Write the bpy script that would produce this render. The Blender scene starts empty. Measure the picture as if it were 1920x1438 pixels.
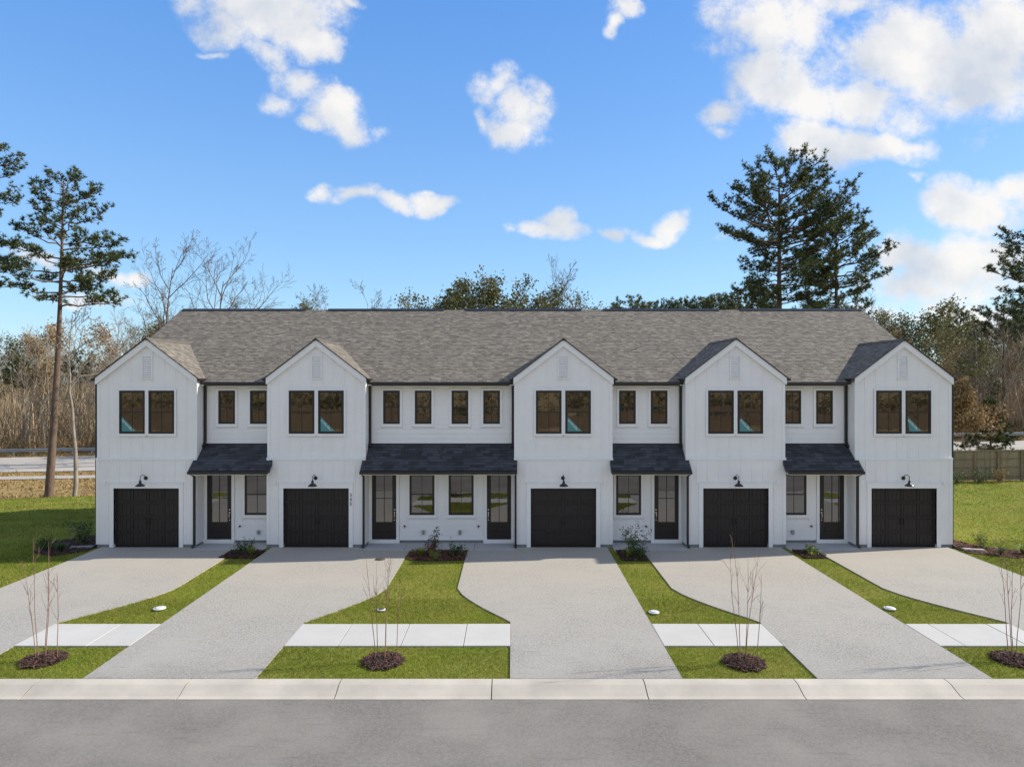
import bpy, math, random
import numpy as np
from mathutils import Vector

S = bpy.context.scene
COL = S.collection
R = math.radians

# ------------------------------------------------------------------ camera, light, sky
CAMZ = 6.05
cam_d = bpy.data.cameras.new('camera'); cam = bpy.data.objects.new('camera', cam_d); COL.objects.link(cam)
cam.location = (0, 0, CAMZ); cam.rotation_euler = (R(90), 0, 0)
cam_d.sensor_width = 36; cam_d.lens = 24; cam_d.shift_y = -0.002
cam_d.clip_start = 0.2; cam_d.clip_end = 6000
S.camera = cam
S.view_settings.view_transform = 'Standard'; S.view_settings.look = 'None'
S.view_settings.gamma = 1; S.view_settings.use_curve_mapping = False
S.view_settings.exposure = 1.03
S.render.engine = 'CYCLES'
S.cycles.max_bounces = 6; S.cycles.diffuse_bounces = 3; S.cycles.glossy_bounces = 3
S.cycles.transparent_max_bounces = 6; S.cycles.caustics_reflective = False

SUN_EL, SUN_AZ = R(33), R(11)            # azimuth measured from +X (right) towards +Y (away)
sv = Vector((math.cos(SUN_EL)*math.cos(SUN_AZ), math.cos(SUN_EL)*math.sin(SUN_AZ), math.sin(SUN_EL)))
sun_d = bpy.data.lights.new('sun', 'SUN'); sun = bpy.data.objects.new('sun', sun_d); COL.objects.link(sun)
sun_d.energy = 3.3; sun_d.angle = R(0.5); sun_d.color = (1, 0.93, 0.80)
sun.rotation_euler = sv.to_track_quat('Z', 'Y').to_euler(); sun.location = (60, 20, 50)

world = bpy.data.worlds.new('World'); S.world = world; world.use_nodes = True
NT = world.node_tree; NT.nodes.clear()
def wn(t, **k):
    n = NT.nodes.new(t)
    for a, b in k.items(): setattr(n, a, b)
    return n
def wl(a, b): NT.links.new(a, b)
def wmath(op, a, b=None, c=None, clamp=False):
    n = wn('ShaderNodeMath', operation=op, use_clamp=clamp)
    for i, v in enumerate((a, b, c)):
        if v is None: continue
        if isinstance(v, (int, float)): n.inputs[i].default_value = v
        else: wl(v, n.inputs[i])
    return n.outputs[0]
SKY_STRENGTH = 0.15
sky = wn('ShaderNodeTexSky', sky_type='NISHITA', sun_disc=False, sun_elevation=SUN_EL,
         sun_rotation=R(90) - SUN_AZ, altitude=50, air_density=1.0, dust_density=0.5, ozone_density=2.2)
tc = wn('ShaderNodeTexCoord')
sep = wn('ShaderNodeSeparateXYZ'); wl(tc.outputs['Generated'], sep.inputs[0])
yy = wmath('MAXIMUM', sep.outputs[1], 0.06)
u = wmath('DIVIDE', sep.outputs[0], yy); w_ = wmath('DIVIDE', sep.outputs[2], yy)
comb = wn('ShaderNodeCombineXYZ'); wl(u, comb.inputs[0]); wl(w_, comb.inputs[1])
nz = wn('ShaderNodeTexNoise'); nz.inputs['Scale'].default_value = 9; nz.inputs['Detail'].default_value = 5
wl(comb.outputs[0], nz.inputs['Vector'])
sb = wn('ShaderNodeVectorMath', operation='SUBTRACT'); wl(nz.outputs['Color'], sb.inputs[0]); sb.inputs[1].default_value = (.5, .5, .5)
sc_ = wn('ShaderNodeVectorMath', operation='SCALE'); wl(sb.outputs[0], sc_.inputs[0]); sc_.inputs['Scale'].default_value = 0.075
ad = wn('ShaderNodeVectorMath', operation='ADD'); wl(comb.outputs[0], ad.inputs[0]); wl(sc_.outputs[0], ad.inputs[1])
sep2 = wn('ShaderNodeSeparateXYZ'); wl(ad.outputs[0], sep2.inputs[0])
comb2 = wn('ShaderNodeCombineXYZ'); wl(sep2.outputs[0], comb2.inputs[0]); wl(sep2.outputs[1], comb2.inputs[1])
CLOUDS = [ # px, py, rx, ry, rot, weight : directions of the clouds seen in the sky
 (500,20,140,62,-8,1.1),(585,70,62,42,-20,1),(450,8,90,45,0,.95),(500,100,52,24,-25,.75),(420,50,60,35,0,.7),(655,4,30,8,0,.5),
 (565,160,56,36,-20,1),(625,200,74,42,-38,1),(655,236,44,22,-10,1),(520,195,38,24,0,.55),(580,228,32,15,0,.75),(715,238,22,12,0,.45),
 (935,170,44,36,0,.9),(975,205,60,42,-35,.95),(960,245,56,26,-12,.9),(905,225,16,22,0,.5),
 (602,352,26,16,0,.85),(672,357,50,17,0,.9),(738,374,46,17,-14,.95),(815,376,40,19,0,.95),
 (1042,412,36,30,0,1.05),(1035,428,64,18,0,.95),(1150,432,32,15,0,.6),(1258,422,32,28,0,1.15),(1222,440,38,14,0,.9),(955,432,22,10,0,.5),
 (1165,12,32,22,0,.8),(1148,40,18,30,0,.7),
 (1440,40,110,80,0,.95),(1450,130,84,66,0,.95),(1345,200,52,28,10,.85),(1345,238,30,14,0,.6),(1600,190,130,56,0,.95),(1740,110,190,105,0,1.15),
 (1860,90,120,120,0,1.2),(1500,185,120,42,0,.9),(1590,12,110,22,0,.75),(1680,235,60,45,0,.7),(1800,190,80,32,0,.8),
 (1530,262,66,34,0,1.15),(1610,280,100,32,0,1.05),(1700,288,50,24,0,.85),(1840,265,30,22,0,.5),(1715,327,12,8,0,.5),
 (1780,365,60,40,0,.85),(1860,390,84,52,0,1.0),(1905,350,50,30,0,.7),
 (1720,470,70,42,0,1.1),(1800,490,130,58,0,1.15),(1870,470,80,42,0,1.05),(1700,540,110,40,0,.9),(1790,590,200,30,0,.75),(1660,590,100,24,0,.6),
 (200,508,48,20,-20,.75),(262,520,38,16,0,.7),(60,492,70,16,0,.5),(150,560,120,18,0,.45),(395,98,24,8,0,.4),
 (1355,450,30,10,0,.35),(1885,20,60,20,0,.8)]
field = None
for (px, py, rx, ry, rot, wt) in CLOUDS:
    mp = wn('ShaderNodeMapping', vector_type='TEXTURE')
    mp.inputs['Location'].default_value = ((px-960)/1280, (715-py)/1280, 0)
    mp.inputs['Rotation'].default_value = (0, 0, R(rot))
    mp.inputs['Scale'].default_value = (rx*1.38/1280, ry*1.38/1280, 1)
    wl(comb2.outputs[0], mp.inputs[0])
    ln = wn('ShaderNodeVectorMath', operation='LENGTH'); wl(mp.outputs[0], ln.inputs[0])
    g = wmath('MULTIPLY_ADD', ln.outputs['Value'], -wt, wt, clamp=True)
    field = g if field is None else wmath('MAXIMUM', field, g)
front = wn('ShaderNodeMapRange'); wl(sep.outputs[1], front.inputs[0]); front.inputs[1].default_value = .25; front.inputs[2].default_value = .45
fieldF = wmath('MULTIPLY', field, front.outputs[0])
# unseen rest of the sky: cloud made denser to brighten the shaded walls
nzg = wn('ShaderNodeTexNoise'); nzg.inputs['Scale'].default_value = 2.6; nzg.inputs['Detail'].default_value = 6
wl(tc.outputs['Generated'], nzg.inputs['Vector'])
gen = wn('ShaderNodeMapRange'); wl(nzg.outputs['Fac'], gen.inputs[0]); gen.inputs[1].default_value = .46; gen.inputs[2].default_value = .60; gen.inputs[4].default_value = .95
outm = wn('ShaderNodeMapRange'); wl(sep.outputs[1], outm.inputs[0]); outm.inputs[1].default_value = .70; outm.inputs[2].default_value = .50
fieldG = wmath('MULTIPLY', gen.outputs[0], outm.outputs[0])
F = wmath('MAXIMUM', fieldF, fieldG)
nd = wn('ShaderNodeTexNoise'); nd.inputs['Scale'].default_value = 13; nd.inputs['Detail'].default_value = 10; nd.inputs['Roughness'].default_value = .68
wl(comb.outputs[0], nd.inputs['Vector'])
e = wmath('MULTIPLY_ADD', nd.outputs['Fac'], 2.2, -1.1)
dens0 = wmath('ADD', F, e)
has = wn('ShaderNodeMapRange'); wl(F, has.inputs[0]); has.inputs[1].default_value = 0.02; has.inputs[2].default_value = .2
dr = wn('ShaderNodeMapRange', interpolation_type='SMOOTHSTEP'); wl(dens0, dr.inputs[0]); dr.inputs[1].default_value = -.02; dr.inputs[2].default_value = .74
dens = wmath('MULTIPLY', dr.outputs[0], has.outputs[0])
dens = wmath('MULTIPLY', dens, .95)
# thick cores are a little greyer underneath than the rims
ng = wn('ShaderNodeTexNoise'); ng.inputs['Scale'].default_value = 8; ng.inputs['Detail'].default_value = 5; wl(comb.outputs[0], ng.inputs['Vector'])
cr = wn('ShaderNodeMix', data_type='RGBA'); ngr = wn('ShaderNodeMapRange'); wl(ng.outputs['Fac'], ngr.inputs[0]); ngr.inputs[1].default_value = .33; ngr.inputs[2].default_value = .58; wl(ngr.outputs[0], cr.inputs['Factor'])
CB = 2.95
cr.inputs['A'].default_value = (.70*CB, .76*CB, .85*CB, 1); cr.inputs['B'].default_value = (1.10*CB, 1.07*CB, 1.03*CB, 1)
hs = wn('ShaderNodeHueSaturation'); wl(sky.outputs[0], hs.inputs['Color'])
hs.inputs['Hue'].default_value = .505; hs.inputs['Saturation'].default_value = 1.2; hs.inputs['Value'].default_value = .84
rmp = wn('ShaderNodeValToRGB'); wl(sep.outputs[2], rmp.inputs[0]); K_ = .94
els = rmp.color_ramp.elements; stops = [(0, (.42, .70, .93)), (.10, (.345, .635, .93)), (.22, (.265, .53, .93)), (.36, (.185, .43, .90)), (.52, (.115, .34, .84)), (1, (.06, .22, .66))]
els[0].position = 0; els[1].position = 1
for p_, c_ in stops[1:-1]: els.new(p_)
for e_, (p_, c_) in zip(els, stops): e_.color = (*[v*K_ for v in c_], 1)
rs = wn('ShaderNodeVectorMath', operation='SCALE'); wl(rmp.outputs[0], rs.inputs[0]); rs.inputs['Scale'].default_value = 3.38
sm_ = wn('ShaderNodeMix', data_type='RGBA'); sm_.inputs['Factor'].default_value = .72; wl(hs.outputs[0], sm_.inputs['A']); wl(rs.outputs[0], sm_.inputs['B'])
mx = wn('ShaderNodeMix', data_type='RGBA'); wl(dens, mx.inputs['Factor']); wl(sm_.outputs['Result'], mx.inputs['A']); wl(cr.outputs['Result'], mx.inputs['B'])
bg = wn('ShaderNodeBackground'); wl(mx.outputs['Result'], bg.inputs[0]); bg.inputs[1].default_value = SKY_STRENGTH
wo = wn('ShaderNodeOutputWorld'); wl(bg.outputs[0], wo.inputs[0])
world.cycles.sampling_method = 'MANUAL'; world.cycles.sample_map_resolution = 512

# ------------------------------------------------------------------ helpers
random.seed(5)
def W(px, d): return (px - 960) * d / 1280.0
ORG = {}
def reg(o, parent, org):
    COL.objects.link(o); o.parent = parent
    base = ORG[parent.name] if parent else Vector((0, 0, 0))
    o.location = Vector(org) - base
    ORG[o.name] = Vector(org)
    return o
def tag(o, label=None, cat=None, group=None, kind=None):
    if label: o['label'] = label
    if cat: o['category'] = cat
    if group: o['group'] = group
    if kind: o['kind'] = kind
    return o
def empty(name, loc, label, cat, group=None):
    o = bpy.data.objects.new(name, None); o.empty_display_size = .3
    reg(o, None, loc); return tag(o, label, cat, group)
def fast_mesh(name, V, F, attrs=None, smooth=False):
    """V (n,3), F (m,k) numpy; attrs: name -> per face float"""
    V = np.asarray(V, np.float32); F = np.asarray(F, np.int32); m, k = F.shape
    me = bpy.data.meshes.new(name)
    me.vertices.add(len(V)); me.vertices.foreach_set('co', V.ravel())
    me.loops.add(m*k); me.loops.foreach_set('vertex_index', F.ravel())
    me.polygons.add(m); me.polygons.foreach_set('loop_start', np.arange(0, m*k, k, dtype=np.int32))
    try: me.polygons.foreach_set('loop_total', np.full(m, k, np.int32))
    except Exception: pass
    for a, v in (attrs or {}).items():
        at = me.attributes.new(a, 'FLOAT', 'FACE'); at.data.foreach_set('value', np.asarray(v, np.float32))
    me.update(calc_edges=True)
    me.polygons.foreach_set('use_smooth', np.full(m, smooth))
    return me
class MB:
    def __init__(s): s.v = []; s.f = []; s.sm = set()
    def box(s, x0, x1, y0, y1, z0, z1):
        b = len(s.v)
        s.v += [(x0,y0,z0),(x1,y0,z0),(x1,y1,z0),(x0,y1,z0),(x0,y0,z1),(x1,y0,z1),(x1,y1,z1),(x0,y1,z1)]
        s.f += [tuple(b+i for i in q) for q in ((0,3,2,1),(4,5,6,7),(0,1,5,4),(1,2,6,5),(2,3,7,6),(3,0,4,7))]
        return s
    def poly(s, pts):
        b = len(s.v); s.v += [tuple(p) for p in pts]; s.f.append(tuple(range(b, b+len(pts)))); return s
    def prism(s, pts, dv):   # polygon extruded along vector dv
        b = len(s.v); n = len(pts); dv = Vector(dv)
        s.v += [tuple(p) for p in pts] + [tuple(Vector(p)+dv) for p in pts]
        s.f.append(tuple(range(b+n-1, b-1, -1))); s.f.append(tuple(range(b+n, b+2*n)))
        for i in range(n):
            j = (i+1) % n; s.f.append((b+i, b+j, b+n+j, b+n+i))
        return s
    def tube(s, pts, rad, n=8, cap=True):
        pts = [Vector(p) for p in pts]
        if not isinstance(rad, (list, tuple)): rad = [rad]*len(pts)
        b = len(s.v)
        for i, p in enumerate(pts):
            t = (pts[min(i+1, len(pts)-1)] - pts[max(i-1, 0)]).normalized()
            a = Vector((0, 0, 1)) if abs(t.z) < .9 else Vector((1, 0, 0))
            u_ = t.cross(a).normalized(); v_ = t.cross(u_)
            for k in range(n):
                an = 2*math.pi*k/n
                s.v.append(tuple(p + (u_*math.cos(an) + v_*math.sin(an))*rad[i]))
        for i in range(len(pts)-1):
            for k in range(n):
                a0 = b+i*n+k; a1 = b+i*n+(k+1) % n
                s.sm.add(len(s.f)); s.f.append((a0, a1, a1+n, a0+n))
        if cap:
            s.f.append(tuple(b+k for k in range(n))[::-1]); s.f.append(tuple(b+(len(pts)-1)*n+k for k in range(n)))
        return s
    def lathe(s, c, prof, n=20, axis='z'):
        b = len(s.v)
        for (r, h) in prof:
            for k in range(n):
                an = 2*math.pi*k/n
                if axis == 'z': s.v.append((c[0]+r*math.cos(an), c[1]+r*math.sin(an), c[2]+h))
                else: s.v.append((c[0]+r*math.cos(an), c[1]+h, c[2]+r*math.sin(an)))
        for i in range(len(prof)-1):
            for k in range(n):
                a0 = b+i*n+k; a1 = b+i*n+(k+1) % n
                s.sm.add(len(s.f)); s.f.append((a0, a1, a1+n, a0+n))
        s.f.append(tuple(b+k for k in range(n))[::-1]); s.f.append(tuple(b+(len(prof)-1)*n+k for k in range(n)))
        return s
    def build(s, name, m, parent=None, bevel=0, org=None):
        V = np.array(s.v); c = (V.min(0)+V.max(0))/2
        if parent is None: c[2] = V[:, 2].min()
        if org is not None: c = np.array(org)
        me = bpy.data.meshes.new(name); me.from_pydata((V-c).tolist(), [], s.f); me.materials.append(m)
        for i in s.sm: me.polygons[i].use_smooth = True
        o = bpy.data.objects.new(name, me); reg(o, parent, tuple(c))
        if bevel:
            b = o.modifiers.new('b', 'BEVEL'); b.width = bevel; b.segments = 1; b.limit_method = 'ANGLE'
        return o
def np_obj(name, V, F, m, parent=None, attrs=None, org=None, smooth=False):
    V = np.asarray(V, float)
    c = np.array(org) if org is not None else np.array([*( (V.min(0)+V.max(0))/2 )[:2], V[:, 2].min()])
    me = fast_mesh(name, V-c, F, attrs, smooth); me.materials.append(m)
    return reg(bpy.data.objects.new(name, me), parent, tuple(c))
def share(name, me, parent, loc, scale=(1, 1, 1), rot=None):
    o = bpy.data.objects.new(name, me); reg(o, parent, loc); o.scale = scale
    if rot: o.rotation_euler = rot
    return o

# ------------------------------------------------------------------ materials
def mat(name, col, rough=.6, var=.0, scale=8., bump=0., bscale=60., spec=.5, metal=0., tone=None, col2=None, objrand=0., detail=6, coat=0., stretch=None, ior=None, trans=0.):
    m = bpy.data.materials.new(name); m.use_nodes = True; nt = m.node_tree; P = nt.nodes['Principled BSDF']
    P.inputs['Roughness'].default_value = rough; P.inputs['Specular IOR Level'].default_value = spec; P.inputs['Metallic'].default_value = metal
    if ior: P.inputs['IOR'].default_value = ior
    col = tuple(col)+(1,)
    c2 = (tuple(col2)+(1,)) if col2 else tuple(max(0, c*(1-var)) for c in col[:3])+(1,)
    t = nt.nodes.new('ShaderNodeTexCoord'); vec = t.outputs['Object']
    g = nt.nodes.new('ShaderNodeNewGeometry')
    vec = g.outputs['Position']
    if stretch:
        mp = nt.nodes.new('ShaderNodeMapping'); mp.inputs['Scale'].default_value = stretch; nt.links.new(vec, mp.inputs[0]); vec = mp.outputs[0]
    n = nt.nodes.new('ShaderNodeTexNoise'); n.inputs['Scale'].default_value = scale; n.inputs['Detail'].default_value = detail; n.inputs['Roughness'].default_value = .6
    nt.links.new(vec, n.inputs['Vector'])
    mr = nt.nodes.new('ShaderNodeMapRange'); mr.inputs[1].default_value = .3; mr.inputs[2].default_value = .7; nt.links.new(n.outputs['Fac'], mr.inputs[0])
    mxn = nt.nodes.new('ShaderNodeMix'); mxn.data_type = 'RGBA'; nt.links.new(mr.outputs[0], mxn.inputs['Factor'])
    mxn.inputs['A'].default_value = c2; mxn.inputs['B'].default_value = col
    out = mxn.outputs['Result']
    if tone or objrand:
        if tone:
            a = nt.nodes.new('ShaderNodeAttribute'); a.attribute_name = 'tone'; src = a.outputs['Fac']; lo, hi = tone
        else:
            a = nt.nodes.new('ShaderNodeObjectInfo'); src = a.outputs['Random']; lo, hi = 1-objrand, 1+objrand
        m2 = nt.nodes.new('ShaderNodeMapRange'); m2.inputs[3].default_value = lo; m2.inputs[4].default_value = hi; nt.links.new(src, m2.inputs[0])
        sc = nt.nodes.new('ShaderNodeVectorMath'); sc.operation = 'SCALE'; nt.links.new(out, sc.inputs[0]); nt.links.new(m2.outputs[0], sc.inputs['Scale'])
        out = sc.outputs[0]
    nt.links.new(out, P.inputs['Base Color'])
    if trans:
        P.inputs['Subsurface Weight'].default_value = 0
        tr = nt.nodes.new('ShaderNodeBsdfTranslucent'); nt.links.new(out, tr.inputs[0])
        ms = nt.nodes.new('ShaderNodeMixShader'); ms.inputs[0].default_value = trans
        nt.links.new(P.outputs[0], ms.inputs[1]); nt.links.new(tr.outputs[0], ms.inputs[2])
        nt.links.new(ms.outputs[0], nt.nodes['Material Output'].inputs[0])
    if bump:
        nb = nt.nodes.new('ShaderNodeTexNoise'); nb.inputs['Scale'].default_value = bscale; nb.inputs['Detail'].default_value = 4; nt.links.new(vec, nb.inputs['Vector'])
        bp = nt.nodes.new('ShaderNodeBump'); bp.inputs['Strength'].default_value = bump; bp.inputs['Distance'].default_value = .02
        nt.links.new(nb.outputs['Fac'], bp.inputs['Height']); nt.links.new(bp.outputs[0], P.inputs['Normal'])
    return m
M = {}
M['white'] = mat('white_paint', (.86, .84, .815), .55, .07, .9, .16, 45)
M['trim'] = mat('white_trim', (.84, .83, .81), .5, .04, 3)
M['shingle'] = mat('grey_brown_shingles', (.195, .172, .142), .95, .22, 3, .35, 150, tone=(.64, 1.36))
M['shaded_shingle'] = mat('shade_toned_porch_shingles', (.055, .058, .066), .95, .3, 5, .35, 150, objrand=.42)  # porch roof: its shade is put into a darker, bluish shingle colour
M['dark'] = mat('dark_bronze_metal', (.018, .015, .014), .4, .2, 6)
M['door'] = mat('dark_brown_door_paint', (.021, .0165, .0145), .42, .15, 4, .1, 30, spec=.4)
M['garage'] = mat('dark_garage_paint', (.024, .0175, .016), .5, .2, 30, .3, 25, stretch=(1, 1, 8), spec=.4)
M['glass'] = mat('window_glass', (.022, .014, .010), .015, .5, .8, .06, 1.9, ior=2.5, spec=.5)
M['concrete_white'] = mat('pale_concrete', (.49, .48, .455), .9, .09, 1.2, .15, 90, objrand=.03)
M['foundation'] = mat('grey_foundation', (.24, .25, .25), .9, .2, 6, .2, 60)
M['kerb'] = mat('cream_kerb_concrete', (.53, .485, .41), .9, .28, .9, .2, 90, objrand=.05)
M['vent'] = mat('white_vent', (.84, .83, .81), .6, .05, 8)
M['brass'] = mat('satin_nickel', (.75, .62, .45), .25, .1, 5, metal=1)
M['teal'] = mat('teal_sign', (.07, .25, .255), .5, .05, 5)
M['lettering'] = mat('white_lettering', (.75, .78, .76), .5)
M['black'] = mat('black_digits', (.015, .015, .015), .4)
M['mulch_dark'] = mat('dark_mulch', (.095, .048, .036), .95, .5, 20, tone=(.35, 1.9))
M['mulch_red'] = mat('red_brown_mulch', (.16, .065, .04), .95, .5, 20, tone=(.4, 1.8))
M['bark'] = mat('pine_bark', (.17, .115, .085), .95, .55, 3.5, .9, 12, stretch=(1, 1, .45))
M['bark_pale'] = mat('pale_bark', (.32, .27, .225), .9, .4, 4, .4, 14, stretch=(1, 1, .4))
M['bark_grey'] = mat('grey_brown_bark', (.33, .28, .215), .95, .45, 1.2, .2, 10, objrand=.35, stretch=(1, 1, .5))
M['bark_dark'] = mat('dark_winter_bark', (.19, .155, .12), .95, .4, 1.2, .2, 10)
M['wood_warm'] = mat('warm_new_fence_boards', (.40, .27, .15), .9, .3, 2.0, .2, 30, stretch=(1, 1, .25))
M['twig'] = mat('reddish_twig', (.30, .17, .11), .8, .35, 8)
M['needle'] = mat('pine_needles', (.105, .12, .034), .55, .5, .35, tone=(.3, 1.8), col2=(.04, .07, .028), trans=.3, spec=.3)
M['leaf'] = mat('olive_leaves', (.15, .145, .05), .6, .4, .7, tone=(.4, 1.8), col2=(.07, .08, .03), trans=.25, spec=.3)
M['leaf_dry'] = mat('dry_tan_leaves', (.40, .25, .12), .7, .4, .7, tone=(.4, 1.6), col2=(.24, .18, .08), trans=.25, spec=.2)
M['shrubleaf'] = mat('shrub_leaves', (.06, .11, .025), .5, .4, 4, tone=(.5, 1.7), trans=.3, spec=.4)
M['yellowleaf'] = mat('yellow_green_leaves', (.22, .27, .04), .5, .4, 4, tone=(.6, 1.6), trans=.3, spec=.4)
M['purpleleaf'] = mat('burgundy_leaves', (.15, .045, .06), .5, .4, 4, tone=(.5, 2.0), trans=.3, spec=.4)
M['grassblade'] = mat('grass_blades', (.265, .26, .045), .7, .4, .55, tone=(.35, 1.8), col2=(.145, .20, .022), trans=.35, spec=.2)
M['drygrass'] = mat('dry_grass_blades', (.36, .26, .11), .9, .4, .5, tone=(.5, 1.6), col2=(.25, .17, .06), trans=.2, spec=.1)
M['stick'] = mat('brush_sticks', (.42, .32, .21), .95, .5, .15, tone=(.35, 1.6), col2=(.27, .19, .115))
M['galv'] = mat('galvanised_steel', (.36, .37, .38), .45, .15, 2, metal=.6)
M['wood'] = mat('weathered_fence_boards', (.31, .255, .16), .9, .35, 2.0, .3, 30, objrand=.16, stretch=(1, 1, .25))
M['wood_post'] = mat('fence_posts', (.24, .19, .12), .9, .3, 2, .3, 30)
M['iron'] = mat('rusty_iron', (.09, .07, .055), .7, .4, 20)
M['plastic_white'] = mat('white_plastic', (.62, .63, .62), .5, .1, 20)
M['joint'] = mat('dark_joint', (.12, .11, .10), .95, .3, 10)

def add_nodes(m):
    nt = m.node_tree; return nt, nt.nodes['Principled BSDF']
# exposed-aggregate concrete: fine speckle, a little staining
def aggregate(name, base, dark, stain, far=None):
    m = bpy.data.materials.new(name); m.use_nodes = True; nt, P = add_nodes(m); N = nt.nodes; L = nt.links
    P.inputs['Roughness'].default_value = .92; P.inputs['Specular IOR Level'].default_value = .25
    g = N.new('ShaderNodeNewGeometry')
    v1 = N.new('ShaderNodeTexNoise'); v1.inputs['Scale'].default_value = 24; v1.inputs['Detail'].default_value = 8; v1.inputs['Roughness'].default_value = .8; L.new(g.outputs['Position'], v1.inputs['Vector'])
    mr = N.new('ShaderNodeMapRange'); mr.inputs[1].default_value = .36; mr.inputs[2].default_value = .60; L.new(v1.outputs['Fac'], mr.inputs[0])
    mx1 = N.new('ShaderNodeMix'); mx1.data_type = 'RGBA'; mx1.inputs['A'].default_value = (*dark, 1); mx1.inputs['B'].default_value = (*base, 1); L.new(mr.outputs[0], mx1.inputs['Factor'])
    n2 = N.new('ShaderNodeTexNoise'); n2.inputs['Scale'].default_value = .55; n2.inputs['Detail'].default_value = 5; L.new(g.outputs['Position'], n2.inputs['Vector'])
    mr2 = N.new('ShaderNodeMapRange'); mr2.inputs[1].default_value = .38; mr2.inputs[2].default_value = .66; mr2.inputs[4].default_value = .6; L.new(n2.outputs['Fac'], mr2.inputs[0])
    mx2 = N.new('ShaderNodeMix'); mx2.data_type = 'RGBA'; L.new(mr2.outputs[0], mx2.inputs['Factor']); L.new(mx1.outputs['Result'], mx2.inputs['A']); mx2.inputs['B'].default_value = (*stain, 1)
    n3 = N.new('ShaderNodeTexNoise'); n3.inputs['Scale'].default_value = 3; n3.inputs['Detail'].default_value = 8; mp = N.new('ShaderNodeMapping'); mp.inputs['Scale'].default_value = (.5, 4.5, 1)
    L.new(g.outputs['Position'], mp.inputs[0]); L.new(mp.outputs[0], n3.inputs['Vector'])
    mr3 = N.new('ShaderNodeMapRange'); mr3.inputs[1].default_value = .60; mr3.inputs[2].default_value = .74; mr3.inputs[4].default_value = .32; L.new(n3.outputs['Fac'], mr3.inputs[0])
    mx3 = N.new('ShaderNodeMix'); mx3.data_type = 'RGBA'; L.new(mr3.outputs[0], mx3.inputs['Factor']); L.new(mx2.outputs['Result'], mx3.inputs['A']); mx3.inputs['B'].default_value = (dark[0]*.7, dark[1]*.7, dark[2]*.7, 1)
    res = mx3.outputs['Result']
    if far:      # cleaner tan concrete up by the house, greyer and dirtier where cars cross near the kerb
        sx = N.new('ShaderNodeSeparateXYZ'); L.new(g.outputs['Position'], sx.inputs[0])
        wob = N.new('ShaderNodeMath'); wob.operation = 'MULTIPLY_ADD'; L.new(n2.outputs['Fac'], wob.inputs[0]); wob.inputs[1].default_value = 6; L.new(sx.outputs[1], wob.inputs[2])
        a1 = N.new('ShaderNodeMapRange'); a1.inputs[1].default_value = 19.5; a1.inputs[2].default_value = 27; a1.inputs[4].default_value = .45; L.new(wob.outputs[0], a1.inputs[0])
        b1 = N.new('ShaderNodeMix'); b1.data_type = 'RGBA'; L.new(a1.outputs[0], b1.inputs['Factor']); L.new(res, b1.inputs['A']); b1.inputs['B'].default_value = (*far, 1)
        a2 = N.new('ShaderNodeMapRange'); a2.inputs[1].default_value = 18.6; a2.inputs[2].default_value = 15.8; a2.inputs[4].default_value = .34; L.new(wob.outputs[0], a2.inputs[0])
        b2 = N.new('ShaderNodeMix'); b2.data_type = 'RGBA'; L.new(a2.outputs[0], b2.inputs['Factor']); L.new(b1.outputs['Result'], b2.inputs['A']); b2.inputs['B'].default_value = (*[c*1.05 for c in dark], 1)
        res = b2.outputs['Result']
    L.new(res, P.inputs['Base Color'])
    bp = N.new('ShaderNodeBump'); bp.inputs['Strength'].default_value = .5; bp.inputs['Distance'].default_value = .01; L.new(v1.outputs['Fac'], bp.inputs['Height']); L.new(bp.outputs[0], P.inputs['Normal'])
    return m
M['drive'] = aggregate('exposed_aggregate_concrete', (.425, .405, .365), (.17, .162, .15), (.35, .335, .305), (.45, .395, .32))
M['asphalt'] = aggregate('worn_grey_asphalt', (.215, .20, .178), (.12, .113, .105), (.265, .247, .222))
M['highway'] = mat('pale_highway_asphalt', (.40, .37, .33), .9, .12, .3, .1, 20, stretch=(.2, 1.5, 1))
M['slabgrey'] = mat('porch_concrete', (.42, .42, .41), .9, .1, 2, .2, 60)

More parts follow.
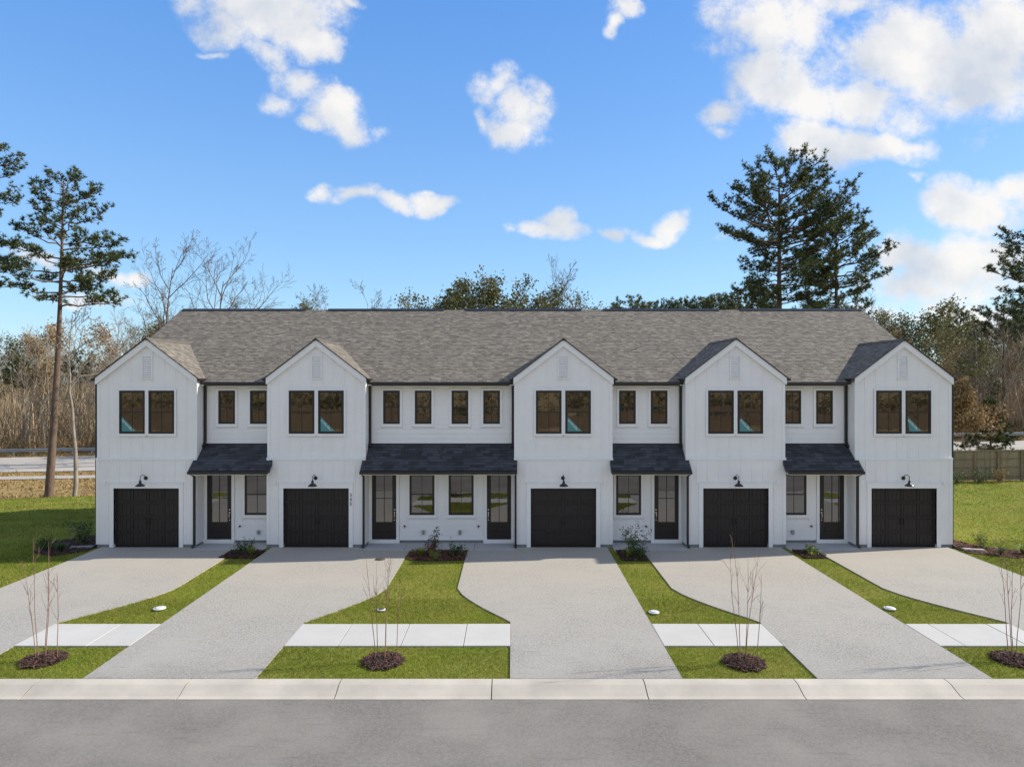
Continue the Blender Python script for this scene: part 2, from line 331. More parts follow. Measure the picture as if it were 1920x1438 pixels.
def ground_mat(name, a, b, c, s1, s2, bump=.6, bs=25):
    m = bpy.data.materials.new(name); m.use_nodes = True; nt, P = add_nodes(m); N = nt.nodes; L = nt.links
    P.inputs['Roughness'].default_value = .95; P.inputs['Specular IOR Level'].default_value = .1
    g = N.new('ShaderNodeNewGeometry')
    n1 = N.new('ShaderNodeTexNoise'); n1.inputs['Scale'].default_value = s1; n1.inputs['Detail'].default_value = 8; L.new(g.outputs['Position'], n1.inputs['Vector'])
    n2 = N.new('ShaderNodeTexNoise'); n2.inputs['Scale'].default_value = s2; n2.inputs['Detail'].default_value = 6; L.new(g.outputs['Position'], n2.inputs['Vector'])
    r1 = N.new('ShaderNodeMapRange'); r1.inputs[1].default_value = .35; r1.inputs[2].default_value = .65; L.new(n1.outputs['Fac'], r1.inputs[0])
    r2 = N.new('ShaderNodeMapRange'); r2.inputs[1].default_value = .38; r2.inputs[2].default_value = .62; r2.inputs[4].default_value = .7; L.new(n2.outputs['Fac'], r2.inputs[0])
    m1 = N.new('ShaderNodeMix'); m1.data_type = 'RGBA'; L.new(r1.outputs[0], m1.inputs['Factor']); m1.inputs['A'].default_value = (*a, 1); m1.inputs['B'].default_value = (*b, 1)
    m2 = N.new('ShaderNodeMix'); m2.data_type = 'RGBA'; L.new(r2.outputs[0], m2.inputs['Factor']); L.new(m1.outputs['Result'], m2.inputs['A']); m2.inputs['B'].default_value = (*c, 1)
    L.new(m2.outputs['Result'], P.inputs['Base Color'])
    nb = N.new('ShaderNodeTexNoise'); nb.inputs['Scale'].default_value = bs; nb.inputs['Detail'].default_value = 6; L.new(g.outputs['Position'], nb.inputs['Vector'])
    bp = N.new('ShaderNodeBump'); bp.inputs['Strength'].default_value = bump; bp.inputs['Distance'].default_value = .06; L.new(nb.outputs['Fac'], bp.inputs['Height']); L.new(bp.outputs[0], P.inputs['Normal'])
    return m
M['lawn'] = ground_mat('lawn_turf', (.125, .16, .018), (.19, .215, .032), (.24, .22, .055), 9, .5)
M['dirt'] = ground_mat('dry_winter_grass', (.24, .165, .07), (.38, .28, .13), (.20, .13, .065), 2.5, .25, .9, 8)

# ------------------------------------------------------------------ terrain
def sm(a, b, x): t = np.clip((x-a)/(b-a), 0, 1); return t*t*(3-2*t)
def hgt(x, y):
    x = np.asarray(x, float); y = np.asarray(y, float)
    far = np.clip(-.39+.0166*x, -2.2, 2.5)
    t = sm(25, 39.5, y)
    h = far*t
    h = h - .55*np.exp(-((y-43.2)/1.2)**2)*sm(-15, -22, x)     # shallow ditch past the left lawn
    h = h + (sm(4, 17, -y))*1.4
    return h
def ground_z(x, y):
    y = np.asarray(y, float)
    return hgt(x, y) - .03 - .25*((y > 3.2) & (y < 13.6))
xs = np.unique(np.concatenate([np.arange(-90, 91, 1.5), np.array([-3000, -1200, -500, -250, -150, 150, 250, 500, 1200, 3000])]))
ys = np.unique(np.concatenate([np.arange(-60, 130, 1.), [3.2, 3.19, 13.59, 13.6], np.array([-3000, -800, -300, -120, 160, 250, 500, 1200, 4000])]))
X, Y = np.meshgrid(xs, ys); Z = ground_z(X, Y)
nx, ny = len(xs), len(ys)
def grid_faces(nx, ny):
    i, j = np.meshgrid(np.arange(nx-1), np.arange(ny-1)); a = (j*nx+i).ravel()
    return np.stack([a, a+1, a+nx+1, a+nx], 1)
g = np_obj('ground', np.stack([X.ravel(), Y.ravel(), Z.ravel()], 1), grid_faces(nx, ny), M['dirt'], org=(0, 0, 0), smooth=True)
tag(g, kind='structure')

def back_edge(x):
    x = np.asarray(x, float)
    return np.where(x < 0, 41.0 + .055*(x+18) * (x < -18) + .6*np.sin(x*.21), 40.9)
# lawn sheet
lx = np.arange(-62, 62.1, .5); t_ = np.linspace(0, 1, 70)
LX, LT = np.meshgrid(lx, t_); LY = 13.84 + (back_edge(LX)-13.84)*LT
LZ = hgt(LX, LY) + .0
lw = np_obj('lawn', np.stack([LX.ravel(), LY.ravel(), LZ.ravel()], 1), grid_faces(len(lx), len(t_)), M['lawn'], org=(0, 20, 0), smooth=True)
tag(lw, kind='structure')

# street
mb = MB(); mb.box(-90, 90, 3.6, 13.2, -.3, -.10); tag(mb.build('road', M['asphalt']), kind='structure')
kerb = bpy.data.objects.new('kerb', None); reg(kerb, None, (0, 13.5, 0)); tag(kerb, kind='structure')
# rolled kerb profile
prof = [(13.202, -.30), (13.202, -.092), (13.32, -.085), (13.48, -.03), (13.60, .018), (13.70, .03), (13.838, .03), (13.838, -.30)]
kx = -.4
L_ = 3.05
mbk = MB(); mbk.prism([(-(L_-.02)/2, y-13.5, z) for y, z in prof][::-1], (L_-.02, 0, 0))
kme = bpy.data.meshes.new('kerbstone'); kme.from_pydata(mbk.v, [], mbk.f); kme.materials.append(M['kerb'])
for i in range(-14, 15):
    share('kerbstone', kme, kerb, (kx + (i+.5)*L_, 13.5, 0))
mb = MB(); mb.box(-43, 45, 13.22, 13.83, -.3, -.12); mb.build('kerb_bed', M['joint'], kerb)
mb = MB(); mb.box(-90, 90, 2.95, 3.6, -.3, -.02); tag(mb.build('kerb_opposite', M['kerb']), kind='structure')

# ------------------------------------------------------------------ plan of the terrace
DF, DU, DR_ = 24.82, 24.88, 25.48          # lower front wall, upper front wall, recessed entry wall
BLOCK = [(-15.11, -11.47), (-8.91, -5.33), (.08, 3.66), (6.32, 9.95), (12.48, 16.01)]
UNIT = [(-15.11, -8.91), (-8.91, -2.62), (-2.62, 3.66), (3.66, 9.95), (9.95, 16.01)]
SGN = [1, 1, -1, -1, -1]                   # side of the block on which the entry lies
ROOF_E, ROOF_R = (25.08, 6.02), (31.3, 9.32)
ROOF_K = (ROOF_R[1]-ROOF_E[1])/(ROOF_R[0]-ROOF_E[0])
DEPTH = 37.5

# driveways
DR_POLY = []
def drive_poly(i):
    a, b = BLOCK[i]; s = SGN[i]
    inner = b if s > 0 else a; outer = a if s > 0 else b
    o = outer + s*.2; n = inner + s*.12; wd = n + s*1.55
    P = [(o, 13.842), (o, DF-.03), (inner+s*.0, DF-.03), (inner, 24.34), (wd, 24.34), (wd, 19.9)]
    for k in range(1, 9):    # eased diagonal
        t = k/9.; P.append((wd + (n-wd)*(t**1.0), 19.9 - 2.75*(t**.72)))
    P += [(n, 17.1), (n, 13.842)]
    return P if s > 0 else P
def inpoly(px, py, poly):
    ins = np.zeros(len(px), bool); n = len(poly)
    for i in range(n):
        x1, y1 = poly[i]; x2, y2 = poly[(i+1) % n]
        if y1 == y2: continue
        c = ((y1 > py) != (y2 > py)) & (px < (x2-x1)*(py-y1)/(y2-y1)+x1)
        ins ^= c
    return ins
for i in range(5):
    P = drive_poly(i); DR_POLY.append(P)
    pts = [(x, y, -.08) for x, y in P]
    if SGN[i] < 0: pts = pts[::-1]
    mb = MB(); mb.prism(pts[::-1], (0, 0, .115)); o = mb.build('driveway', M['drive']); tag(o, kind='structure')
    # garage apron joint: saw-cut lines
    for yj in (21.1, 17.6):
        xa = min(p[0] for p in P if abs(p[1]-13.842) < .1); xb = max(p[0] for p in P if abs(p[1]-13.842) < .1)
# sidewalk panels
sw = bpy.data.objects.new('sidewalk', None); reg(sw, None, (0, 16.2, 0)); tag(sw, kind='structure')
SWY = (15.55, 16.95)
edges = []
for i in range(5):
    a = [p[0] for p in DR_POLY[i] if abs(p[1]-13.842) < .1]; edges.append((min(a), max(a)))
gaps = [(-34, edges[0][0])] + [(edges[i][1], edges[i+1][0]) for i in range(4)] + [(edges[4][1], 34)]
for ga, gb in gaps:
    # joints aligned to 1.43 m pitch
    xj = [ga]; k = math.ceil((ga - (-3.97))/1.43)
    while -3.97 + k*1.43 < gb - .25:
        if -3.97 + k*1.43 > ga + .25: xj.append(-3.97+k*1.43)
        k += 1
    xj.append(gb)
    for a, b in zip(xj[:-1], xj[1:]):
        mb = MB(); mb.box(a+.007, b-.007, SWY[0], SWY[1], -.05, .04 + random.uniform(-.003, .003)); mb.build('paving_slab', M['concrete_white'], sw, bevel=.006)
    mb = MB(); mb.box(ga+.01, gb-.01, SWY[0]+.01, SWY[1]-.01, -.05, .02); mb.build('joint_bed', M['joint'], sw)

# far road, path
def strip(name, y0, y1, m, dz, x0=-140, x1=140):
    xx = np.linspace(x0, x1, 80); V = []; 
    for y in (y0, (y0+y1)/2, y1):
        for x in xx: V.append((x, y, float(hgt(x, y))+dz))
    o = np_obj(name, np.array(V), grid_faces(80, 3), m, smooth=True); return tag(o, kind='structure')
strip('highway', 53.3, 64.8, M['highway'], .02)
strip('path', 48.9, 50.6, M['highway'], .02)
M['line'] = mat('faded_road_line', (.55, .50, .36), .8, .3, 3)
for k, yl in enumerate((58.0, 58.35)):
    strip('lane_marking', yl, yl+.14, M['line'], .03)
strip('edge_marking', 54.1, 54.25, M['trim'], .03)

def text_mesh(name, txt, size, ext, m):
    cu = bpy.data.curves.new(name, 'FONT'); cu.body = txt; cu.size = size; cu.extrude = ext; cu.align_x = 'CENTER'; cu.resolution_u = 4
    t = bpy.data.objects.new('tmp_text', cu); COL.objects.link(t)
    dg = bpy.context.evaluated_depsgraph_get(); me = bpy.data.meshes.new_from_object(t.evaluated_get(dg)); me.name = name
    bpy.data.objects.remove(t); me.materials.clear(); me.materials.append(m); return me
# ------------------------------------------------------------------ generic instanced pieces
def unit_mesh(name, f, m):
    b = MB(); f(b); me = bpy.data.meshes.new(name); me.from_pydata(b.v, [], b.f); me.materials.append(m); return me
# lap plank: length 1 (scaled), bottom edge proud; front towards -Y
PL_H = .178
plank_me = unit_mesh('plank', lambda b: b.prism([(-.5, 0, 0), (-.5, -.022, 0), (-.5, -.022, .004), (-.5, -.008, PL_H+.012), (-.5, 0, PL_H+.012)][::-1], (1, 0, 0)), M['white'])
batten_me = unit_mesh('batten', lambda b: b.box(-.026, .026, -.014, 0, 0, 1), M['white'])

def shingle_rows(O, U, Vv, Nn, vlen, urange, expo=.135, wid=.19, seed=0):
    """many shingles as one numpy mesh. O origin at eave, U along the course, Vv up the slope, Nn normal"""
    rng = np.random.default_rng(seed); Vs = []; Fs = []; T = []
    nrow = int(math.ceil(vlen/expo)); b = 0
    for r in range(nrow):
        v0 = r*expo; v1 = min(v0+expo*1.15, vlen); u0, u1 = urange(v0+expo*.5)
        if u1-u0 < .03: continue
        x = u0 - rng.uniform(0, wid)
        while x < u1:
            w = wid*rng.uniform(.45, 1.25); a = max(x, u0); c = min(x+w, u1); x += w
            if c-a < .01: continue
            th = rng.choice([.008, .015]); dz = rng.uniform(-.003, .002)
            q = [(a, v0+dz, 0), (c, v0+dz, 0), (c, v1, 0), (a, v1, 0), (a, v0+dz, th), (c, v0+dz, th), (c, v1, .002), (a, v1, .002)]
            for (uu, vv, nn) in q: Vs.append((O + U*uu + Vv*vv + Nn*nn))
            Fs += [(b+4, b+5, b+6, b+7), (b, b+1, b+5, b+4), (b+1, b+2, b+6, b+5), (b+3, b, b+4, b+7)]
            t = rng.beta(1.6, 2.2); t = t + (.12 if th > .01 else -.08); T += [t, t*.4, t*.5, t*.5]; b += 8
    return np.array([tuple(v) for v in Vs]), np.array(Fs), T

def window(par, x0, x1, z0, z1, yf, cols=2, casing=.09, proud=.0):
    """double-hung window; yf = wall surface"""
    w = MB(); f = .05
    y0, y1 = yf-.035, yf-.002
    w.box(x0, x0+f, y0, y1, z0, z1).box(x1-f, x1, y0, y1, z0, z1).box(x0+f, x1-f, y0, y1, z1-f, z1).box(x0+f, x1-f, y0, y1, z0, z0+f)
    wo_ = w.build('window', M['dark'], par)
    zm = (z0+z1)/2
    # sashes: lower one steps back, upper forward
    s2 = MB(); g_ = .03; a, b = x0+f, x1-f
    s2.box(a, b, y0+.008, y1, zm-.022, zm+.022)
    s2.box(a, a+g_, y0+.012, y1, z0+f, z1-f).box(b-g_, b, y0+.012, y1, z0+f, z1-f)
    s2.box(a+g_, b-g_, y0+.012, y1, z0+f, z0+f+g_).box(a+g_, b-g_, y0+.012, y1, z1-f-g_, z1-f)
    s2.build('sash', M['dark'], wo_)
    for (za, zb, yy_) in ((z0+f+g_, zm-.022, yf-.010), (zm+.022, z1-f-g_, yf-.013)):
        p = MB().box(a+g_, b-g_, yy_, yy_+.006, za, zb).build('pane', M['glass'], wo_); p.rotation_euler = (random.uniform(-.007, .007), 0, random.uniform(-.013, .013))
    m_ = MB(); xm = (a+b)/2; m_.box(xm-.009, xm+.009, yf-.019, yf-.0135, z0+f+g_, z1-f-g_); m_.build('muntin', M['dark'], wo_)
    c = MB(); k = casing; yc = yf-.028
    c.box(x0-k, x0, yc, yf, z0-k, z1+k).box(x1, x1+k, yc, yf, z0-k, z1+k).box(x0, x1, yc, yf, z1, z1+k).box(x0, x1, yc, yf, z0-k, z0)
    c.build('casing', M['trim'], wo_)
    # projecting sill
    MB().box(x0-k-.02, x1+k+.02, yc-.02, yf-.001, z0-k-.025, z0-k).build('sill', M['trim'], wo_)
    return wo_

def segs_minus(a, b, cuts):
    """interval a..b minus list of cuts"""
    out = [(a, b)]
    for c0, c1 in cuts:
        nn = []
        for p, q in out:
            if c1 <= p or c0 >= q: nn.append((p, q)); continue
            if c0 > p: nn.append((p, c0))
            if c1 < q: nn.append((c1, q))
        out = nn
    return [(p, q) for p, q in out if q-p > .03]

HL = ['white townhouse at the left end of the row, beside the shaded lawn and tall pine',
      'white townhouse numbered 345, second from the left, with porch roof coloured as if shaded',
      'white townhouse in the middle of the row, garage to the right of its door',
      'white townhouse second from the right end, between the middle and the end one',
      'white townhouse at the right end of the row beside the sunny lawn and fence']
SL = ['teal triangular AVAILABLE sign in the left upstairs window of the leftmost townhouse',
      'teal triangular AVAILABLE sign in the upstairs window of townhouse 345',
      'teal triangular AVAILABLE sign in the upstairs window of the middle townhouse',
      'teal triangular AVAILABLE sign upstairs in the townhouse second from the right end',
      'teal triangular AVAILABLE sign upstairs in the townhouse at the right end']
ZS = 3.22      # seam between the storeys on the block
ZE = 6.20      # gable eave height
GK = .762      # gable slope
for i in range(5):
    (ba, bb), (ua, ub), s = BLOCK[i], UNIT[i], SGN[i]
    bc = (ba+bb)/2; inner = bb if s > 0 else ba; outer = ba if s > 0 else bb
    ea, eb = (bb, ub) if s > 0 else (ua, ba)
    H = empty('townhouse', ((ua+ub)/2, DF, 0), HL[i], 'townhouse', 'row of attached white townhouses')
    peak = ZE + GK*(bb-ba)/2
    end_l, end_r = (i == 0), (i == 4)
    # ---- walls
    gx0, gx1 = bc-1.19, bc+1.19          # garage opening
    GT = 2.17
    b = MB()
    # lower block front with opening (three pieces butted), side returns
    b.box(ba, gx0, DF, DF+.2, .13, ZS).box(gx1, bb, DF, DF+.2, .13, ZS).box(gx0, gx1, DF, DF+.2, GT, ZS)
    b.box(ba, ba+.15, DF+.2, DR_, .13, ZS).box(bb-.15, bb, DF+.2, DR_, .13, ZS)
    b.build('wall', M['white'], H)
    b = MB()
    pts = [(ba, DU, ZS), (bb, DU, ZS), (bb, DU, ZE), (bc, DU, peak), (ba, DU, ZE)]
    b.prism(pts[::-1], (0, .5, 0)); b.build('wall', M['white'], H)
    # party / body walls
    b = MB()
    b.box(ea, eb, DR_, DR_+.15, .13, 5.97)
    b.build('wall', M['white'], H)
    b = MB(); b.box(ua, ub, DEPTH-.15, DEPTH, .13, 5.97)
    if end_l: b.prism([(ua, DU+.5, .13), (ua, DEPTH-.15, .13), (ua, DEPTH-.15, 5.97), (ua, ROOF_R[0], ROOF_R[1]-.1), (ua, DU+.5, 5.8)], (.15, 0, 0))
    if end_r: b.prism([(ub-.15, DU+.5, .13), (ub-.15, DEPTH-.15, .13), (ub-.15, DEPTH-.15, 5.97), (ub-.15, ROOF_R[0], ROOF_R[1]-.1), (ub-.15, DU+.5, 5.8)], (.15, 0, 0))
    b.build('wall', M['white'], H)
    # foundation
    b = MB()
    b.box(ba+.01, gx0-.16, DF+.012, DR_, -.1, .129).box(gx1+.16, bb-.01, DF+.012, DR_, -.1, .129).box(ea, eb, DR_+.012, DR_+.14, -.1, .129)
    b.box(ua+.02, ub-.02, DEPTH-.13, DEPTH-.02, -1, .129)
    if end_l: b.box(ua+.02, ua+.14, DR_+.2, DEPTH-.2, -1, .129)
    if end_r: b.box(ub-.14, ub-.02, DR_+.2, DEPTH-.2, -1, .129)
    b.build('foundation', M['foundation'], H)
    # corner boards and band
    b = MB(); cb = .10
    b.box(ba, ba+cb, DU-.022, DU, ZS+.06, ZE).build('corner_board', M['trim'], H); MB().box(bb-cb, bb, DU-.022, DU, ZS+.06, ZE).build('corner_board', M['trim'], H)
    MB().box(ba-.004, ba+cb, DF-.022, DF, .14, ZS-.02).build('corner_board', M['trim'], H); MB().box(bb-cb, bb+.004, DF-.022, DF, .14, ZS-.02).build('corner_board', M['trim'], H)
    b = MB(); b.box(ba-.01, bb+.01, DF-.03, DU-.001, ZS-.02, ZS+.055); b.build('band_board', M['trim'], H)
    b = MB(); b.box(ea if s > 0 else ea, eb, DR_-.026, DR_, 5.82, 5.97).box(inner if s > 0 else inner-.1, inner+.1 if s > 0 else inner, DR_-.026, DR_, .14, 2.9)
    b.build('frieze_board', M['trim'], H)
    b = MB(); b.box(ea, eb, DR_-.026, DR_, 2.64, 2.74); b.build('frieze_board', M['trim'], H)
    # unit end board where the entry meets the next unit
    # ---- battens on the block
    wz0, wz1 = 4.15, 5.72
    wl_, wr_ = (bc-1.005, bc-.07), (bc+.07, bc+1.005)
    wl_ = (bc-1.0, bc-.067); wr_ = (bc+.067, bc+1.0)
    nb = 9; step = (bb-ba)/nb
    for k in range(1, nb):
        x = ba + k*step
        top = ZE + GK*((bb-ba)/2-abs(x-bc)) - .22
        cuts = []
        if bc-1.13 < x < bc+1.13: cuts.append((wz0-.13, wz1+.13))
        if abs(x-bc) < .34: cuts.append((6.10, 7.05))
        for p, q in segs_minus(ZS+.056, top, cuts): share('batten', batten_me, H, (x, DU, p), (1, 1, q-p))
        cuts = []
        if gx0-.2 < x < gx1+.2: cuts.append((0, GT+.22))
        for p, q in segs_minus(.14, ZS-.021, cuts): share('batten', batten_me, H, (x, DF, p), (1, 1, q-p))
    # ---- rakes (white barge boards) and dark drip edge
    hw = (bb-ba)/2
    for sg in (-1, 1):
        xo = bc+sg*(hw+.03); zo = ZE-GK*.03
        b = MB(); P = [(bc, DU-.10, peak+.0), (xo, DU-.10, zo), (xo, DU-.10, zo-.24), (bc, DU-.10, peak-.24)]
        b.prism(P if sg < 0 else P[::-1], (0, .098, 0)); b.build('barge_board', M['trim'], H)
        b = MB(); P = [(bc, DU-.14, peak+.042), (xo+sg*.03, DU-.14, zo+.018), (xo+sg*.03, DU-.14, zo+.0), (bc, DU-.14, peak+.006)]
        b.prism(P if sg < 0 else P[::-1], (0, .045, 0)); b.build('drip_edge', M['dark'], H)
    # ---- gable roof
    ym = lambda z: ROOF_E[0] + (z-ROOF_E[1])/ROOF_K
    gr = MB()
    for sg in (-1, 1):
        xo = bc+sg*(hw+.10); zo = ZE-GK*.10+.03
        P = [(xo, DU-.13, zo), (bc, DU-.13, peak+.03), (bc, ym(peak)+.25, peak+.03), (xo, ym(zo)+.25, zo)]
        gr.prism(P if sg > 0 else P[::-1], (0, 0, -.03))
    gro = gr.build('gable_roof', M['shingle'], H)
    for sg in (-1, 1):
        xo = bc+sg*(hw+.13)
        zo = ZE-GK*.13+.034
        Vd = Vector((-sg, 0, GK)).normalized(); U_ = Vector((0, 1, 0)); Nn = Vector((sg*GK, 0, 1)).normalized()
        vlen = (hw+.13)*math.sqrt(1+GK*GK)
        vz = GK/math.sqrt(1+GK*GK)
        V_, F_, T_ = shingle_rows(Vector((xo, DU-.145, zo)), U_, Vd, Nn, vlen, lambda v: (0, ym(zo+v*vz)+.05-(DU-.145)), seed=i*7+sg+3)
        if sg < 0: F_ = F_[:, ::-1]
        o = np_obj('shingles', V_, F_, M['shingle'], gro, {'tone': T_}); tag(o, kind='stuff')
    # ridge cap of the gable
    b = MB(); b.prism([(bc-.12, DU-.14, peak-.035), (bc+.12, DU-.14, peak-.035), (bc+.12, DU-.14, peak-.02), (bc, DU-.14, peak+.062), (bc-.12, DU-.14, peak-.02)][::-1], (0, ym(peak)-DU+.35, 0)); b.build('ridge_cap', M['shingle'], gro)
    # eave gutters of the gable slopes
    for sg in (-1, 1):
        xe = bc+sg*(hw+.06); y1_ = DR_-.02
        b = MB(); b.box(min(xe, xe+sg*.11), max(xe, xe+sg*.11), DU-.12, y1_, ZE-.13, ZE-.035); b.build('gutter', M['dark'], H, bevel=.01)
    # ---- main roof
    Lr = math.hypot(ROOF_R[0]-ROOF_E[0], ROOF_R[1]-ROOF_E[1])
    b = MB()
    b.prism([(ua, ROOF_E[0], ROOF_E[1]), (ua, ROOF_R[0], ROOF_R[1]), (ua, DEPTH+.35, ROOF_R[1]-(DEPTH+.35-ROOF_R[0])*ROOF_K), (ua, DEPTH+.35, ROOF_R[1]-(DEPTH+.35-ROOF_R[0])*ROOF_K-.05), (ua, ROOF_R[0], ROOF_R[1]-.06), (ua, ROOF_E[0], ROOF_E[1]-.03)], (ub-ua, 0, 0))
    mro = b.build('roof', M['shingle'], H)
    Vd = Vector((0, ROOF_R[0]-ROOF_E[0], ROOF_R[1]-ROOF_E[1])).normalized(); Nn = Vector((0, -Vd.z, Vd.y))
    V_, F_, T_ = shingle_rows(Vector((ua, ROOF_E[0]-.015, ROOF_E[1]+.004)), Vector((1, 0, 0)), Vd, Nn, Lr, lambda v: (0, ub-ua), seed=40+i)
    o = np_obj('shingles', V_, F_, M['shingle'], mro, {'tone': T_}); tag(o, kind='stuff')
    # ridge vent, stopping short of the party walls
    b = MB(); va = ua+(.05 if end_l else .5); vb = ub-(.05 if end_r else .5)
    b.prism([(va, ROOF_R[0]-.17, ROOF_R[1]-.06), (va, ROOF_R[0]-.17, ROOF_R[1]-.015), (va, ROOF_R[0], ROOF_R[1]+.065), (va, ROOF_R[0]+.17, ROOF_R[1]-.015), (va, ROOF_R[0]+.17, ROOF_R[1]-.06)], (vb-va, 0, 0)); b.build('ridge_vent', M['dark'], mro)
    # end rakes
    for flag, xx_ in ((end_l, ua-.03), (end_r, ub)):
        if flag:
            b = MB(); b.prism([(xx_, ROOF_E[0], ROOF_E[1]-.14), (xx_, ROOF_E[0], ROOF_E[1]+.012), (xx_, ROOF_R[0], ROOF_R[1]+.012), (xx_, DEPTH+.35, ROOF_R[1]-(DEPTH+.35-ROOF_R[0])*ROOF_K+.012), (xx_, DEPTH+.35, ROOF_R[1]-(DEPTH+.35-ROOF_R[0])*ROOF_K-.14), (xx_, ROOF_R[0], ROOF_R[1]-.15)], (.03, 0, 0)); b.build('rake_board', M['dark'], mro)
    # fascia, gutter, soffit above the entry
    b = MB(); b.box(ea+(.18 if s > 0 else 0), eb-(.18 if s < 0 else 0), ROOF_E[0]-.10, ROOF_E[0]+.012, 5.885, 5.99); b.build('gutter', M['dark'], H, bevel=.012)
    b = MB(); b.box(ea, eb, ROOF_E[0]+.02, DR_-.027, 5.90, 5.93); b.build('soffit', M['trim'], H)
    # ---- porch roof
    pa = ea-.11 if not (s < 0) else ea; pb = eb+.11
    if s > 0: pa, pb = inner-.11, (eb+.20 if i == 0 else eb)
    else: pa, pb = (ea if i == 2 else ea-.10), inner+.11
    PE, PT = (24.42, 2.86), (DR_, 3.71)
    b = MB()
    b.prism([(pa, PE[0], PE[1]-.04), (pa, PE[0], PE[1]), (pa, PT[0]-.004, PT[1]), (pa, PT[0]-.004, PT[1]-.12), (pa, PE[0]+.1, PE[1]-.10)], (pb-pa, 0, 0))
    # side of the block hides the rest; clip where the roof would enter the upper block is inside the wall
    pro = b.build('porch_roof', M['shaded_shingle'], H)
    Lp = math.hypot(PT[0]-PE[0], PT[1]-PE[1]); Vd = Vector((0, PT[0]-PE[0], PT[1]-PE[1])).normalized(); an = math.atan2(Vd.z, Vd.y)
    ex = .145; wd_ = .31; rr = random.Random(90+i)
    if i == 0:
        sh_me = unit_mesh('shingle', lambda b: b.prism([(-.5, 0, 0), (-.5, 0, .013), (-.5, ex*1.12, .002), (-.5, ex*1.12, 0)][::-1], (1, 0, 0)), M['shaded_shingle'])
    for r in range(int(math.ceil(Lp/ex))):
        x = pa - rr.uniform(0, wd_)
        while x < pb:
            w = wd_*rr.uniform(.6, 1.3); a_ = max(x, pa); c_ = min(x+w, pb); x += w
            if c_-a_ < .02: continue
            v = r*ex
            if v+ex > Lp: v = Lp-ex*1.1
            nrm = Vector((0, -Vd.z, Vd.y))
            p = Vector(((a_+c_)/2, PE[0]-.012, PE[1])) + Vd*v + nrm*.003
            share('shingle', sh_me, pro, p, (c_-a_-.004, 1, rr.choice((.8, 1.4))), (an, 0, 0))
    b = MB(); b.box(pa-.0, pb+.0, PE[0]-.115, PE[0]-.005, PE[1]-.12, PE[1]-.012); b.build('gutter', M['dark'], pro, bevel=.012)
    b = MB(); b.box(pa+.01, pb-.01, PE[0]+.0, PE[0]+.02, PE[1]-.15, PE[1]-.045); b.build('fascia', M['trim'], pro)
    b = MB(); b.box(ea+.002, eb-.002, PE[0]+.021, DR_-.027, 2.70, 2.73); b.build('soffit', M['trim'], pro)
    # little beam closing the soffit in front, white
    b = MB(); b.box(ea+.002, eb-.002, PT[0]-.03, PT[0]-.006, PT[1]+.0, PT[1]+.03); b.build('flashing', M['dark'], pro)
    # ---- entry windows, door
    def ex_(o0, o1): return (inner+s*o0, inner+s*o1) if s > 0 else (inner-o1, inner-o0)
    w1 = ex_(.53, 1.15); w2 = ex_(1.71, 2.33); wl2 = ex_(1.51, 2.44); dd = ex_(.115, 1.015)
    cutsU = []; cutsL = []
    for (a_, c_) in (w1, w2): window(H, a_, c_, 4.47, 5.71, DR_-.02); cutsU.append((a_-.09, c_+.09, 4.47-.115, 5.71+.09))
    window(H, wl2[0], wl2[1], 1.08, 2.61, DR_-.02); cutsL.append((wl2[0]-.09, wl2[1]+.09, 1.08-.115, 2.64))
    cutsL.append((dd[0]-.12, dd[1]+.12, 0, 2.66))
    cutsL.append((inner, inner+.1, 0, 3) if s > 0 else (inner-.1, inner, 0, 3))
    # upper windows on the block
    wL = window(H, wl_[0], wl_[1], wz0, wz1, DU-.02, casing=.065); wR = window(H, wr_[0], wr_[1], wz0, wz1, DU-.02, casing=.065)
    # planks
    def planks(z0, z1, cuts):
        z = z0
        while z < z1-.03:
            top = z+PL_H
            cc = [(c[0], c[1]) for c in cuts if c[2] < top-.02 and c[3] > z+.02]
            for p, q in segs_minus(ea+.0, eb, cc):
                o = share('plank', plank_me, H, ((p+q)/2, DR_, z), (q-p, 1, min(1, (z1-z)/(PL_H+.012))))
            z = top
    planks(3.745, 5.82, cutsU); planks(.135, 2.64, cutsL)
    # ---- front door
    x0, x1 = dd; z0, z1 = .18, 2.60; yd = DR_-.02
    hs_ = 1 if s > 0 else -1    # handle side away from the block
    dk = MB(); st = .145; gz0 = .82
    gxa, gxb = x0+st+.005, x1-st+.005
    dk.box(x0, gxa, yd-.04, yd, z0, z1).box(gxb, x1, yd-.04, yd, z0, z1).box(gxa, gxb, yd-.04, yd, z1-.06, z1).box(gxa, gxb, yd-.04, yd, z0, gz0)
    do = dk.build('door', M['door'], H)
    xm = (gxa+gxb)/2; zm = (gz0+z1-.06)/2+.02
    for (a_, c_) in ((gxa, xm-.012), (xm+.012, gxb)):
        for (e0, e1) in ((gz0, zm-.012), (zm+.012, z1-.06)):
            MB().box(a_, c_, yd-.022, yd-.015, e0, e1).build('pane', M['glass'], do)
    MB().box(xm-.012, xm+.012, yd-.034, yd-.01, gz0, z1-.06).build('muntin', M['door'], do)
    MB().box(gxa, xm-.012, yd-.034, yd-.01, zm-.012, zm+.012).box(xm+.012, gxb, yd-.034, yd-.01, zm-.012, zm+.012).build('muntin', M['door'], do)
    # recessed-looking kick panel with raised border
    q = MB(); a_, c_, e0, e1 = gxa+.02, gxb-.02, .44, .70
    q.box(a_, c_, yd-.055, yd-.0405, e1-.025, e1).box(a_, c_, yd-.055, yd-.0405, e0, e0+.025).box(a_, a_+.025, yd-.055, yd-.0405, e0+.025, e1-.025).box(c_-.025, c_, yd-.055, yd-.0405, e0+.025, e1-.025)
    q.box(a_+.06, c_-.06, yd-.052, yd-.0405, e0+.06, e1-.06); q.build('door_panel', M['door'], do)
